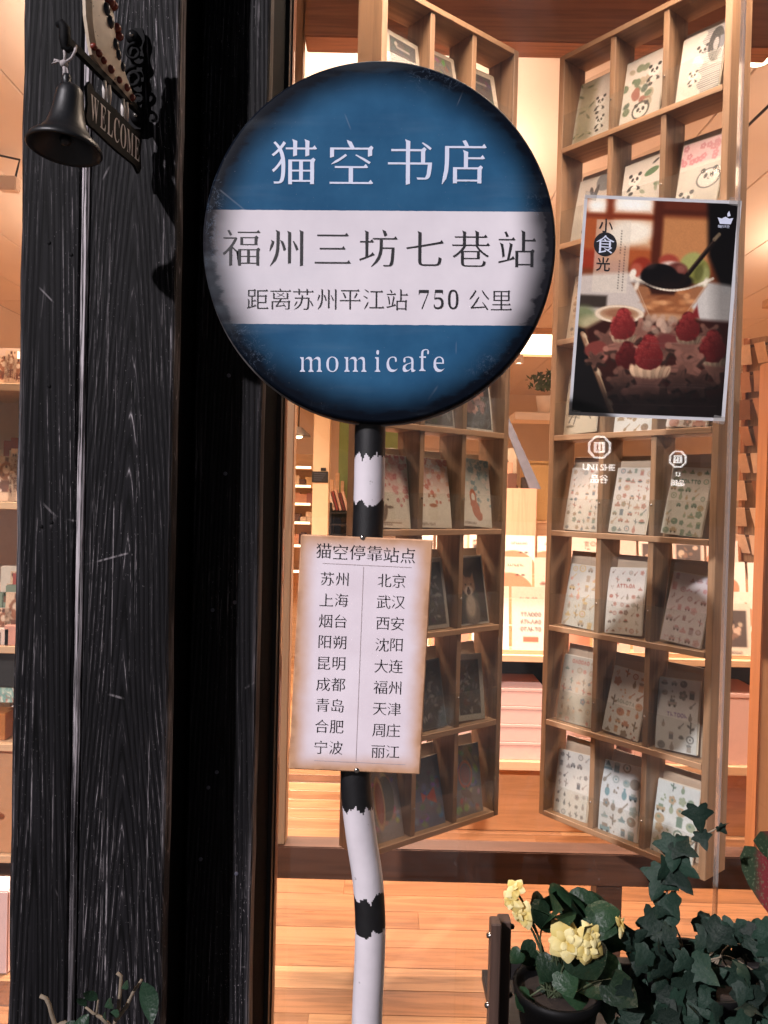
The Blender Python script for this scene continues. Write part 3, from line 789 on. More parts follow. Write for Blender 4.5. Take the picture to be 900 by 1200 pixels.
def mat_hen():
    m,nt,b,o=newmat('hen_paint'); n=N(nt); v=n.obj()
    c=n.ramp(n.noise(v,40,3),[(.3,srgb(176,158,136)),(.7,srgb(205,190,168))])
    k=n.sstep(n.noise(v,120,3),.66,.69); c=n.mix(k,c,srgb(30,24,24))
    n.l(c,b.inputs['Base Color']); b.inputs['Roughness'].default_value=.4; return m
castplate('hen_body',hen_out,.005,mat_hen())
red=mat_plain('red_enamel',srgb(112,42,30),.35,var=.25,nscale=60); blue_b=mat_plain('dark_enamel',srgb(26,28,36),.35)
def blob(name,t,z,r,mat,side=.006,sq=1.0):
    bm=bmesh.new(); bmesh.ops.create_icosphere(bm,subdivisions=2,radius=r)
    for v in bm.verts: v.co.z*=sq
    o=bm_obj(name,bm,mat,br,True); o.location=NE+d*(t*axl)+Vector((0,0,z))+s_*side; return o
for t,z,r in ((.54,.108,.008),(.585,.108,.007),(.63,.082,.007),(.67,.075,.006),(.37,.128,.008)): blob('painted_comb',t,z,r,red,.003)
for t,z,r in ((.48,.09,.0065),(.53,.078,.0065),(.60,.055,.006),(.64,.045,.0055),(.70,.035,.005)): blob('painted_feather',t,z,r,blue_b,.0045,1.5)
for t,z,r in ((.34,.022,.005),(.40,.02,.0055),(.46,.017,.005),(.55,.015,.006),(.66,.012,.005),(.76,.012,.0055),(.84,.006,.005)): blob('painted_flower',t,z,r,red,.005)
legm=mat_plain('cream_enamel',srgb(200,192,186),.4,var=.08)
for t,z0,L in ((.50,-.006,.030),(.56,-.006,.036),(.74,-.006,.036),(.79,-.006,.036)):
    a_=along(t,z0,.002); tube('leg',[a_,a_-Vector((0,0,L*.4)),a_-Vector((0,0,L))],[.0022,.0036,.0016],legm,br,8)
# welcome plate
wp=[]
A=rel(100,100,1.055); B=rel(165,162,1.18); A2=rel(101,143,1.055); B2=rel(165,205,1.18)
dd=(B-A); L=math.hypot(dd.x,dd.y); H_=(A.z-A2.z+B.z-B2.z)/2
xa=Vector((dd.x/L,dd.y/L,dd.z/L)); zr=Vector((0,0,1)); nn=Vector((xa.y,-xa.x,0)).normalized()
Mw=Matrix(((xa.x,-nn.x,0,A2.x),(xa.y,-nn.y,0,A2.y),(xa.z,0,1,A2.z),(0,0,0,1)))
ol=[(0.004,0),(.0,.006),(.003,H_*.5),(0,H_-.004),(.006,H_+.006),(.018,H_),(L*.5,H_+.002),(L-.016,H_),(L-.006,H_+.005),(L,H_-.006),(L-.003,H_*.5),(L,.004),(L-.006,-.007),(L-.018,0),(L*.5,-.002),(.016,0)]
wpl=plate('welcome_plate',ol,.0045,M['black_metal'],br); wpl.data.transform(Mw)
it=[]
wl_=[.115,.26,.385,.505,.63,.765,.90]
for ch,f in zip('WELCOME',wl_): it.append((plain_glyph(BOLD(ch),.004),f*L*.98+.002,H_*.5,H_*.95,.42 if ch!='W' and ch!='M' else .36))
wt=lettering('welcome_lettering',it,mat_plain('worn_grey_paint',srgb(188,184,186),.5,var=.2,nscale=90),wpl); wt.data.transform(Mw)
# the bell
bell=empty('bell',P(80,30,1.03)+Vector((0,0,-.03)),label='black iron bell hanging from a pale cord on the bracket arm',cat='bell')
bc_=P(77,160,1.03); s=PXM(1.03)
M['iron_bell']=mat_plain('bell_iron',srgb(20,21,24),.42,.0,.15,50,.25,.45)
prof=[(.0,.067),(.008,.068),(.0125,.066),(.0165,.060),(.0175,.052),(.019,.040),(.0215,.026),(.026,.012),(.031,.004),(.036,-.002),(.0435,-.008),(.0465,-.013),(.0475,-.017),(.0455,-.0185),(.042,-.014),(.034,-.004),(.028,.004),(.0225,.014),(.018,.03),(.015,.05),(.0,.058)]
o=lathe('bell_body',prof,M['iron_bell'],bell,48); o.location=bc_-Vector(bell.location); o.rotation_euler=(R(-4),R(3),0)
o=lathe('crown_knob',[(0,.082),(.0045,.080),(.006,.074),(.0045,.068),(.008,.066)],M['iron_bell'],bell,20); o.location=bc_-Vector(bell.location)
o=lathe('clapper',[(0,-.012),(.006,-.010),(.008,-.004),(.005,.004),(.0018,.01),(.0015,.05)],M['iron_bell'],bell,16); o.location=bc_-Vector(bell.location)
cord=mat_plain('pale_cord',srgb(168,160,160),.8,var=.15,nscale=200,bump=.6)
bl=Vector(bell.location)
rb_=lambda px,py,Y=1.03: P(px,py,Y)-bl
tube('cord',[rb_(77,108),rb_(75.5,95),rb_(76,82),rb_(75,73)],[.0022,.0026,.0028,.003],cord,bell,8)
tube('cord',[rb_(75,74),rb_(76,66),rb_(75,55)],.0018,cord,bell,8)
tube('cord',[rb_(76,74),rb_(84,68),rb_(88,60),rb_(89,54,1.04)],.0018,cord,bell,8)
tube('cord',[rb_(76,75),rb_(68,72),rb_(61,75),rb_(64,70),rb_(72,72)],.0014,cord,bell,8)
tube('cord',[rb_(77,76),rb_(80,88),rb_(84,100)],.0012,cord,bell,8)
bm=bmesh.new(); bmesh.ops.create_icosphere(bm,subdivisions=2,radius=.0052); k_=bm_obj('knot',bm,cord,bell,True); k_.location=rb_(75,75)

# ------------------------------------------------------------ card racks
RT=.019; RD=.105
M['backing']=mat_plain('grey_brown_backing',srgb(188,164,142),.45,0,.06,8,.1)
def make_rack(origin,angle,W,rh,label,wood_s,wood_p):
    H=rh*8; t=RT
    rk=empty('card_rack',origin,(0,0,angle),label,'rack','wooden card racks standing open like two doors')
    s1=box('side_panel',0,t,0,RD,0,H,wood_p,rk,.0015); s2=inst('side_panel',s1,(W-t,0,0),rk)
    cw=(W-2*t)/3; dt=.0165
    dv=box('divider',-dt/2,dt/2,.005,RD-.003,.016,H-.016,wood_p,rk,.001); dv.location=(t+cw,0,0); inst('divider',dv,(t+2*cw,0,0),rk)
    sh=box('shelf',t+.0005,W-t-.0005,-.001,RD-.001,-.008,.008,wood_s,rk,.0012); sh.location=(0,0,.008)
    for k in range(1,9): inst('shelf',sh,(0,0,rh*k-(.008 if k==8 else 0)),rk)
    bb=None; gd=None; sc=None
    for k in range(8):
        z=rh*k+.0085
        for c in range(3):
            x=t+cw*(c+.5)
            if bb is None:
                bb=box('backing_board',-cw/2+.0095,cw/2-.0095,0,.004,0,rh*.80,M['backing'],rk,.0008); bb.location=(x,.048,z); bb.rotation_euler=(R(-12),0,0)
            else: inst('backing_board',bb,(x,.048,z),rk,(R(-12),0,0))
        if gd is None:
            gd=box('clear_guard',t+.001,W-t-.001,0,.0018,0,.098,M['acrylic'],rk,0); gd.location=(0,.001,z+.0005)
        else: inst('clear_guard',gd,(0,.001,z+.0005),rk)
        for c in (1,2):
            q=(t+cw*c,.001,z+.085)
            if sc is None:
                sc=lathe('screw',[(0,.0022),(.0022,.0018),(.0032,.0004),(.0032,0)],M['screw'],rk,10,(0,0,0),Matrix.Rotation(R(90),4,'X')); sc.location=q
            else: inst('screw',sc,q,rk)
    return rk,cw
Nr=P(826,1033,2.0)
def atz(px,py,z):
    a=P(px,py,1); return P(px,py,(z-CAM_Z)/(a.z-CAM_Z))
Fr=atz(631,953,Nr.z); WR=(Nr-Fr).length; angR=math.atan2(Nr.y-Fr.y,Nr.x-Fr.x)
Nl=P(424,1008,2.02); Fl=atz(584,955,Nl.z); WL=(Fl-Nl).length; angL=math.atan2(Fl.y-Nl.y,Fl.x-Nl.x)
RH_R,RH_L=.290,.283
rackR,cwR=make_rack(Fr,angR,WR,RH_R,'tall oak card rack on the right filled with panda cards and sticker sheets',M['shelf_wood'],M['post_wood'])
rackL,cwL=make_rack(Nl,angL,WL,RH_L,'tall oak card rack behind the round sign holding photo cards and dog cards',M['shelf_wood'],M['post_wood'])
MR=Matrix.Translation(Fr)@Matrix.Rotation(angR,4,'Z'); ML=Matrix.Translation(Nl)@Matrix.Rotation(angL,4,'Z')

# ---- pictures on the cards
CW,CH=60,90
CREAM=(226,216,206); WHITE=(234,230,230); KRAFT=(196,176,152)
PAL={'red':[(168,84,72),(196,132,116),(120,90,80),(140,128,112)],
 'mix':[(178,104,88),(112,128,110),(150,120,90),(96,104,112),(190,150,120)],
 'green':[(74,112,96),(104,134,108),(140,160,130),(180,150,110)],
 'pink':[(196,130,140),(210,160,165),(150,96,100),(170,140,150)],
 'orange':[(190,112,74),(160,80,56),(206,150,110),(120,96,76)],
 'grey':[(92,96,104),(120,116,118),(70,74,82),(150,140,136)],
 'blue':[(92,142,158),(70,110,130),(150,170,170),(130,120,110)],
 'brown':[(130,96,70),(160,126,92),(96,78,66),(178,140,100)],
 'yellow':[(206,170,110),(190,150,90),(160,140,120),(206,140,120)]}
def doodle(p,rg,x,y,s,pal):
    k=rg.randrange(11); fd=lambda q: tuple(int(a_*.74+b_*.26) for a_,b_ in zip(q,(228,220,214))); c=fd(rg.choice(pal)); c2=fd(rg.choice(pal)); dk=tuple(int(v*.5) for v in c)
    if k==0: p.ell(x,y,s*.5,s*.42,c); p.ell(x-s*.1,y-s*.1,s*.18,s*.12,c2)
    elif k==1: p.rect(x-s*.3,y-s*.35,x+s*.3,y+s*.4,c); p.ell(x,y-s*.38,s*.34,s*.16,c2)
    elif k==2: p.poly([(x-s*.5,y+s*.35),(x+s*.0,y-s*.4),(x+s*.5,y+s*.35)],c); p.line(x-s*.45,y+s*.1,x+s*.45,y+s*.1,s*.12,c2)
    elif k==3:
        for a in range(5): p.ell(x+s*.3*math.cos(a*1.257),y+s*.3*math.sin(a*1.257),s*.2,s*.2,c)
        p.ell(x,y,s*.14,s*.14,c2)
    elif k==4: p.line(x,y-s*.5,x,y+s*.5,s*.12,dk); p.ell(x-s*.2,y-s*.1,s*.24,s*.12,c,30); p.ell(x+s*.2,y+s*.1,s*.24,s*.12,c,-30)
    elif k==5: p.ring(x,y,s*.38,s*.34,s*.14,c); p.ell(x,y,s*.12,s*.12,c2)
    elif k==6: p.rect(x-s*.5,y-s*.15,x+s*.5,y+s*.22,c); p.rect(x-s*.28,y-s*.36,x+s*.26,y-s*.1,c2); p.ell(x-s*.28,y+s*.25,s*.13,s*.13,dk); p.ell(x+s*.28,y+s*.25,s*.13,s*.13,dk)
    elif k==7: p.line(x-s*.4,y+s*.35,x+s*.35,y-s*.4,s*.14,c); p.ell(x-s*.28,y+s*.25,s*.26,s*.2,c2,-45)
    elif k==8:
        for a in range(4): p.ell(x+rg.uniform(-.4,.4)*s,y+rg.uniform(-.4,.4)*s,s*.11,s*.11,c)
    elif k==9: p.ell(x,y+s*.1,s*.46,s*.2,c); p.ell(x,y-s*.1,s*.34,s*.22,c2); p.line(x-s*.4,y+s*.05,x+s*.4,y+s*.05,s*.07,dk)
    else: p.ell(x,y+s*.1,s*.26,s*.36,c); p.rect(x-s*.1,y-s*.5,x+s*.1,y-s*.2,c2)
def word(p,rg,x,y,w,h,c):
    n=max(3,int(w/(h*.9)))
    for i in range(n):
        cx=x-w/2+w*(i+.5)/n; k=rg.randrange(5)
        if k<2: p.ring(cx,y,h*.34,h*.42,h*.2,c)
        elif k==2: p.line(cx-h*.25,y-h*.4,cx-h*.25,y+h*.4,h*.2,c); p.line(cx-h*.2,y,cx+h*.3,y+h*.35,h*.18,c)
        elif k==3: p.line(cx,y-h*.45,cx,y+h*.4,h*.2,c); p.line(cx-h*.3,y-h*.4,cx+h*.3,y-h*.4,h*.2,c)
        else: p.line(cx-h*.3,y+h*.4,cx,y-h*.4,h*.2,c); p.line(cx,y-h*.4,cx+h*.3,y+h*.4,h*.2,c)
def sticker(seed,pal,bg=WHITE,cols=5,rows=7,title=None,size=1.0,tcol=None):
    size*=.84; cols+=1; rows+=1; size*=1.08
    rg=random.Random(seed); p=Pic(CW,CH,bg,1.5); pal=PAL[pal]
    for r in range(rows):
        for c in range(cols):
            x=.5+(c-(cols-1)/2)*.92/cols+rg.uniform(-.03,.03); y=.11+r*(1.5-.2)/(rows-1)+rg.uniform(-.03,.03)
            if title is not None and abs(y-title)<.11 and abs(x-.5)<.3: continue
            if rg.random()<.1: continue
            doodle(p,rg,x,y,size*.72/cols*rg.uniform(.75,1.25),pal)
    if title is not None:
        word(p,rg,.5,title,.5,.085,tcol or pal[0])
    p.grain(np.random.default_rng(seed),.04); return p
def blossom(seed,c1,c2,body,kind):
    rg=random.Random(seed); p=Pic(CW,CH,(240,228,216),1.5)
    p.rect(0,0,1,.65,c1,.5,.45)
    for i in range(95):
        y=rg.random()**1.7*1.05; x=rg.random(); r=rg.uniform(.025,.058)*(1.15-y*.5); c=rg.choice((c1,c2,(232,216,204)))
        for a in range(5): p.ell(x+r*.8*math.cos(a*1.257+i),y+r*.8*math.sin(a*1.257+i),r*.62,r*.5,c)
    lt=(234,222,208)
    if kind=='dog':
        p.ell(.42,1.18,.17,.26,lt); p.ell(.42,.92,.13,.13,lt); p.poly([(.31,.86),(.35,.76),(.40,.84)],lt); p.poly([(.44,.84),(.50,.76),(.53,.87)],lt)
        p.ell(.30,1.2,.07,.18,body,15); p.ell(.44,1.08,.10,.03,body); p.ell(.40,.93,.02,.02,(60,40,36)); p.rect(.2,1.38,.75,1.4,(150,120,104))
    elif kind=='dog2':
        p.ell(.45,1.15,.15,.25,lt); p.ell(.42,.92,.12,.12,lt); p.poly([(.32,.86),(.34,.76),(.40,.84)],body); p.poly([(.44,.84),(.50,.76),(.52,.87)],body); p.ell(.47,1.02,.12,.04,body); p.ell(.58,1.3,.08,.05,lt)
    else:
        p.ell(.50,1.12,.12,.2,body,-20); p.ell(.60,1.26,.10,.1,body); p.ring(.42,.86,.08,.14,.05,body,-10); p.ell(.42,1.0,.09,.08,body)
    word(p,rg,.3,1.42,.4,.05,(120,96,88)); p.grain(np.random.default_rng(seed),.05); return p
def panda_face(p,x,y,s,c=(28,28,30),bodyc=None):
    if bodyc: p.ell(x,y+s*.1,s*.95,s*.8,bodyc)
    p.ell(x-s*.7,y-s*.6,s*.28,s*.26,c); p.ell(x+s*.7,y-s*.6,s*.28,s*.26,c)
    p.ell(x-s*.35,y,s*.2,s*.26,c,20); p.ell(x+s*.35,y,s*.2,s*.26,c,-20); p.ell(x,y+s*.34,s*.12,s*.08,c)
def panda_body(p,x,y,s,c=(28,28,30)):
    panda_face(p,x,y,s,c,(230,226,222)); p.ell(x-s*.6,y+s*1.15,s*.5,s*.26,c,-35); p.ell(x+s*.5,y+s*1.3,s*.5,s*.24,c,30); p.ell(x,y+s*1.3,s*.5,s*.4,(230,226,222)); p.ell(x-s*.4,y+s*1.9,s*.36,s*.24,c)
def panda(seed):
    rg=random.Random(seed); p=Pic(CW,CH,(214,206,200),1.5)
    if seed==1:
        p.rect(0,0,.5,1.5,(128,118,88),.25,.8)
        for i in range(22): x=rg.uniform(0,.45); y=rg.uniform(0,1.5); p.ell(x,y,.09,.025,rg.choice(((90,92,62),(150,142,110))),rg.uniform(-60,60))
        panda_body(p,.66,.62,.14); panda_body(p,.72,1.08,.12)
    elif seed==2:
        for i in range(26): p.ell(rg.uniform(0,.7),rg.uniform(.25,1.3),rg.uniform(.06,.13),rg.uniform(.05,.1),rg.choice(((92,112,86),(120,132,108),(70,92,78),(150,88,72),(172,160,140))),rg.uniform(0,90),.03)
        panda_body(p,.74,.42,.16); panda_face(p,.52,1.22,.18,bodyc=(226,224,220)); p.ring(.52,1.24,.2,.18,.03,(40,40,44))
    elif seed==3:
        for i in range(34): y=i*.046; p.rect(.52+.05*math.sin(i*.9),y,1,y+.022,rg.choice(((96,98,108),(120,122,130),(78,80,92))))
        p.ring(.80,.42,.12,.26,.11,(26,26,30)); p.rect(.88,.28,1,.58,(110,112,122))
        panda_face(p,.5,.45,.15,bodyc=None); panda_body(p,.36,.95,.11)
    elif seed==4:
        p.ell(.78,.18,.26,.24,(106,110,118),0,.04); p.ell(.55,.42,.06,.2,(40,40,44),15); p.ell(.42,.36,.05,.12,(40,40,44),-20)
        panda_face(p,.55,.95,.2); p.ell(.4,1.3,.1,.06,(40,40,44)); p.rect(0,0,1,1.5,(150,140,130),None,.25)
    elif seed==5:
        panda_body(p,.32,.42,.17); p.ell(.74,.36,.18,.08,(74,112,70),-15); p.ell(.82,.14,.09,.03,(60,60,60),-30)
        for i in range(8): p.ell(rg.uniform(.5,1),rg.uniform(.6,1.3),.08,.04,rg.choice(((150,160,140),(110,130,105))),rg.uniform(0,90))
    elif seed==6:
        p.rect(0,0,1,.5,(222,176,182),.05); 
        for i in range(16): x,y=rg.random(),rg.uniform(0,.55); [p.ell(x+.045*math.cos(a*1.257),y+.045*math.sin(a*1.257),.03,.03,(196,120,134)) for a in range(5)]
        p.ell(.7,.88,.24,.2,(232,226,224)); panda_face(p,.72,.84,.2); p.ring(.72,.9,.26,.2,.025,(60,56,60)); panda_face(p,.25,1.22,.18,bodyc=(232,226,224))
    p.grain(np.random.default_rng(seed),.05); return p
def photo(seed,bg,border,motif,bc=(210,200,192)):
    rg=random.Random(seed); p=Pic(CW,CH,bc,1.5); b=border
    p.rect(b,b,1-b,1.5-b,bg)
    for i in range(30): 
        c=tuple(max(0,min(255,int(v*rg.uniform(.5,1.7)))) for v in bg); p.ell(rg.uniform(b+.08,1-b-.08),rg.uniform(b+.08,1.5-b-.08),rg.uniform(.03,.09),rg.uniform(.03,.08),c,rg.uniform(0,90),.05,.8)
    if motif=='shiba':
        tan=(150,112,88); lt=(196,176,160); p.ell(.50,1.2,.24,.34,(120,106,98),0,.08); p.ell(.46,1.08,.15,.26,lt,0,.07); p.ell(.44,.66,.21,.2,tan,0,.04); p.poly([(.25,.62),(.28,.36),(.42,.52)],tan,.03); p.poly([(.5,.52),(.62,.36),(.64,.62)],tan,.03); p.ell(.44,.76,.13,.11,lt,0,.03); p.ell(.43,.78,.06,.07,(60,30,30)); p.ell(.43,.70,.03,.022,(20,16,16)); p.ell(.35,.62,.022,.018,(20,16,16)); p.ell(.53,.62,.022,.018,(20,16,16))
        for i in range(120):
            x=rg.uniform(.24,.72); y=rg.uniform(.5,1.38)
            if abs(x-.46)<.24: p.line(x,y,x+rg.uniform(-.02,.02),y+.04,.008,rg.choice(((210,190,170),(90,76,68),(150,124,104))),.35)
    elif motif=='flower':
        for i in range(22): p.ell(.42+rg.uniform(-.26,.3),.75+rg.uniform(-.2,.35),.11,.07,rg.choice(((150,104,92),(120,80,72),(176,128,112),(98,62,58))),rg.uniform(0,180),.03)
        p.ring(.5,.3,.1,.08,.02,(110,100,104)); p.rect(.15,1.3,.5,1.4,(60,56,60))
    elif motif=='foliage':
        for i in range(34): p.ell(rg.uniform(.15,.85),rg.uniform(.2,1.3),.07,.03,rg.choice(((96,98,100),(130,126,122),(60,64,70))),rg.uniform(0,180))
    elif motif=='room':
        p.rect(.2,.45,.8,.9,(70,60,58)); p.rect(.3,.3,.7,.35,(130,120,112)); p.ell(.3,.25,.05,.05,(150,140,130)); p.rect(.15,1.05,.85,1.25,(90,80,74))
    elif motif=='bow':
        p.rect(b,b,1-b,.5,(46,54,74),.3,.6); p.poly([(.5,.82),(.76,.66),(.8,1.02),(.52,.88)],(190,78,70),.02); p.poly([(.34,.7),(.5,.8),(.36,.94)],(190,78,70),.02)
        p.ell(.35,1.22,.12,.04,(90,100,120))
    elif motif=='figure':
        p.ring(.5,.62,.2,.26,.05,(206,120,104)); p.ell(.5,.62,.15,.2,(170,104,96),0,.05); p.line(.5,.9,.35,1.3,.05,(110,110,120)); p.line(.5,.9,.7,1.25,.05,(110,110,120)); p.ell(.5,1.02,.18,.08,(96,92,104),20)
    elif motif=='panel':
        p.ell(.62,.7,.22,.42,(110,106,92)); p.ell(.45,.75,.12,.45,(190,100,76)); p.ring(.45,.75,.12,.45,.03,(224,176,130))
        for i in range(6): word(p,rg,.18,.35+i*.16,.22,.06,(130,70,62))
    p.grain(np.random.default_rng(seed),.12); return p
RR=dict(
 r1=[(lambda:panda(1),'panda card with a strip of brown bamboo at its left side, top row'),(lambda:panda(2),'panda card with green leaves and a red patch, top row'),(lambda:panda(3),'panda card with grey stripes and a big black C, top row')],
 r2=[(lambda:panda(4),'grey toned panda card partly behind the top left of the dessert poster'),(lambda:panda(5),'panda card with a green leaf just above the dessert poster'),(lambda:panda(6),'pink blossom panda card with smiling panda above the dessert poster')],
 r3=[(lambda:sticker(31,'brown',(206,184,164),3,9,None,.7),'leaning beige card with an upright line of lettering left of the poster'),None,None],
 r4=[(lambda:horse(),'beige card with a running horse drawing below left of the poster'),(lambda:sticker(42,'brown',WHITE,3,5,None,1.25),'sticker sheet with cakes peeking out under the middle of the poster'),(lambda:sticker(43,'red',(232,220,218),2,5,None,1.2),'sticker sheet with red car and red cake under the poster corner')],
 r5=[(lambda:sticker(51,'mix',(222,208,196),5,8),'cream sticker sheet with a red bag at its top corner'),(lambda:sticker(52,'mix',(222,210,200),4,7,None,1.1),'cream sticker sheet with a green guitar near its foot'),(lambda:sticker(53,'green',(222,216,208),4,7,.32,1.1),'pale sticker sheet headed with the green word DRINK')],
 r6=[(lambda:sticker(61,'yellow',(206,202,196),3,6,None,1.1),'grey sticker sheet with orange cups and bread, sixth row'),(lambda:sticker(62,'red',(228,218,212),5,7,.42,1.0),'sticker sheet with a red loaf and lettering near the top'),(lambda:sticker(63,'pink',(226,214,220),4,6,None,1.1),'tilted sticker sheet with pink cakes and bow, sixth row')],
 r7=[(lambda:sticker(71,'mix',(190,180,166),4,6,.12),'tan sticker sheet with garden tools and a green bottle, seventh row'),(lambda:sticker(72,'orange',(232,228,226),3,6,.75,1.1,(150,160,150)),'white sticker sheet with orange burger and hot dog, seventh row'),(lambda:sticker(73,'grey',(226,226,230),3,6,.75,1.1,(130,110,160)),'white sticker sheet with grey cakes and pudding, seventh row')],
 r8=[(lambda:sticker(81,'grey',(214,212,208),4,6),'white sticker sheet with grey books and pens, bottom row of right rack'),(lambda:sticker(82,'blue',(224,226,230),3,5,None,1.3),'white sticker sheet with a blue camper van, bottom row'),(lambda:sticker(83,'green',(222,226,226),3,6,None,1.2),'white sticker sheet with green cactus drawings behind the ivy')])
def horse():
    p=Pic(CW,CH,(206,190,170),1.5); k=(70,60,56)
    p.ell(.5,.85,.26,.12,(160,158,146)); p.ell(.25,.7,.08,.15,(150,150,140),-30); p.line(.3,.92,.15,1.2,.03,k); p.line(.38,.95,.3,1.25,.03,k); p.line(.65,.92,.8,1.15,.03,k); p.line(.7,.9,.92,1.0,.03,k); p.line(.22,.62,.32,.42,.03,k); p.ell(.75,.78,.12,.05,k,-20)
    p.ell(.32,.48,.1,.08,(160,90,74)); p.ell(.62,.66,.1,.05,(100,130,120)); p.ring(.5,.86,.28,.14,.02,k)
    p.ell(.2,1.3,.12,.03,(110,100,80)); return p
LL=dict(
 r1=[(lambda:photo(1,(44,40,42),.12,'room',(190,176,160)),'white bordered dark photo card high above the round sign, nearest the frame'),(lambda:photo(2,(92,80,70),.10,'foliage',(176,160,144)),'faded photo card between two framed ones above the sign'),(lambda:photo(3,(60,54,52),.13,'room',(214,198,180)),'white bordered photo card above the right shoulder of the round sign')],
 r4=[(lambda:photo(41,(150,142,134),.06,'room'),'pale photo card showing just below the round sign beside the pole'),(lambda:photo(42,(46,42,42),.05,'foliage',(150,140,132)),'dark photo card with foliage just below the round sign'),(lambda:photo(43,(42,38,40),.05,'flower',(206,196,186)),'dark photo card with pale pink flower and white edge below the sign')],
 r5=[(lambda:blossom(51,(206,120,124),(222,152,150),(128,104,92),'dog'),'pink blossom card with a white dog beside the black and white pole'),(lambda:blossom(52,(204,116,100),(224,160,132),(180,112,84),'dog2'),'red maple leaf card with a pale dog, middle of its row'),(lambda:blossom(53,(130,160,166),(166,184,178),(190,104,70),'cat'),'blue leaf card with an orange cat')],
 r6=[None,(lambda:photo(62,(38,40,42),.09,'foliage',(180,170,160)),'dark photo card leaning in a white frame right of the route board'),(lambda:photo(63,(36,34,38),.045,'shiba',(206,198,190)),'dark photo card of a smiling tan dog')],
 r7=[None,(lambda:photo(72,(34,38,46),.04,'foliage',(90,88,88)),'very dark photo card beside the lower right of the route board'),(lambda:photo(73,(48,44,44),.14,'foliage',(196,190,180)),'photo card with wide white border below the smiling dog card')],
 r8=[(lambda:photo(81,(168,160,164),.02,'panel',(160,152,154)),'grey card with a tall red oval emblem, bottom row'),(lambda:photo(82,(96,110,144),.02,'bow',(104,114,144)),'blue grey card with a red bow, bottom row of left rack'),(lambda:photo(83,(124,130,144),.02,'figure',(128,132,144)),'blue grey card with a round red face, bottom row of left rack')])
def place_card(pic,label,MX,W,cw,rh,row,col,side,seed):
    rg=random.Random(seed*17+row*5+col)
    big=rg.uniform(.93,1.03); w_=.124*big; h_=.200*big
    if side=='L': w_,h_=.124*big,.204*big
    tilt=rg.uniform(-4.5,4.5); 
    loc=MX@Vector((RT+cw*(col+.5)+rg.uniform(-.008,.004),.022,rh*(8-row)+.0095+.0005))
    lean=R(-11)
    card=empty('greeting_card' if side=='L' else 'sticker_sheet',loc,(0,0,0),label,'card' if side=='L' else 'sticker sheet',
        'cards standing in the left rack' if side=='L' else 'cards and sticker sheets standing in the right rack')
    ang=MX.to_euler().z
    card.rotation_mode='XYZ'; 
    Mx=Matrix.Rotation(ang,4,'Z')@Matrix.Rotation(lean,4,'X')@Matrix.Rotation(R(tilt),4,'Y')
    card.rotation_euler=Mx.to_euler()
    lift=abs(math.sin(R(tilt)))*w_/2; card.location.z+=lift
    s=sheet('sheet',w_,h_,pic,.0006,M['print'],card,rg.uniform(0,.004))
    # the sheets behind, each a little askew, and the clear bag with its flap standing above
    b0=box('spare_sheet',-w_/2,w_/2,0,.0006,0,h_,M['paper'],card,0); b0.location=(.0015,.0016,0)
    for q in range(rg.randint(1,3)):
        inst('spare_sheet',b0,(rg.uniform(-.003,.004),.0026+.0012*q,rg.uniform(0,.003)),card,(0,R(rg.uniform(-1.2,1.2)),0))
    f=rg.uniform(.018,.034)
    V=[(-w_/2-.003,-.0012,.0),(w_/2+.003,-.0012,.0),(w_/2+.003,-.0022-.003,h_*.5),(-w_/2-.003,-.0022-.003,h_*.5),(-w_/2-.003,-.0014,h_+.002),(w_/2+.003,-.0014,h_+.002),(-w_/2-.003,.004,h_+f*(1 if rg.random()<.5 else .7)),(w_/2+.003,.005,h_+f)]
    mesh('sleeve',V,[(0,1,2,3),(3,2,5,4),(4,5,7,6)],M['sleeve'],card)
    return card
for i,(k,rowc) in enumerate(RR.items()):
    for c,e in enumerate(rowc):
        if e: place_card(e[0](),e[1],MR,WR,cwR,RH_R,int(k[1]),c,'R',int(k[1])*3+c)
for k,rowc in LL.items():
    for c,e in enumerate(rowc):
        if e: place_card(e[0](),e[1],ML,WL,cwL,RH_L,int(k[1]),c,'L',int(k[1])*3+c+50)

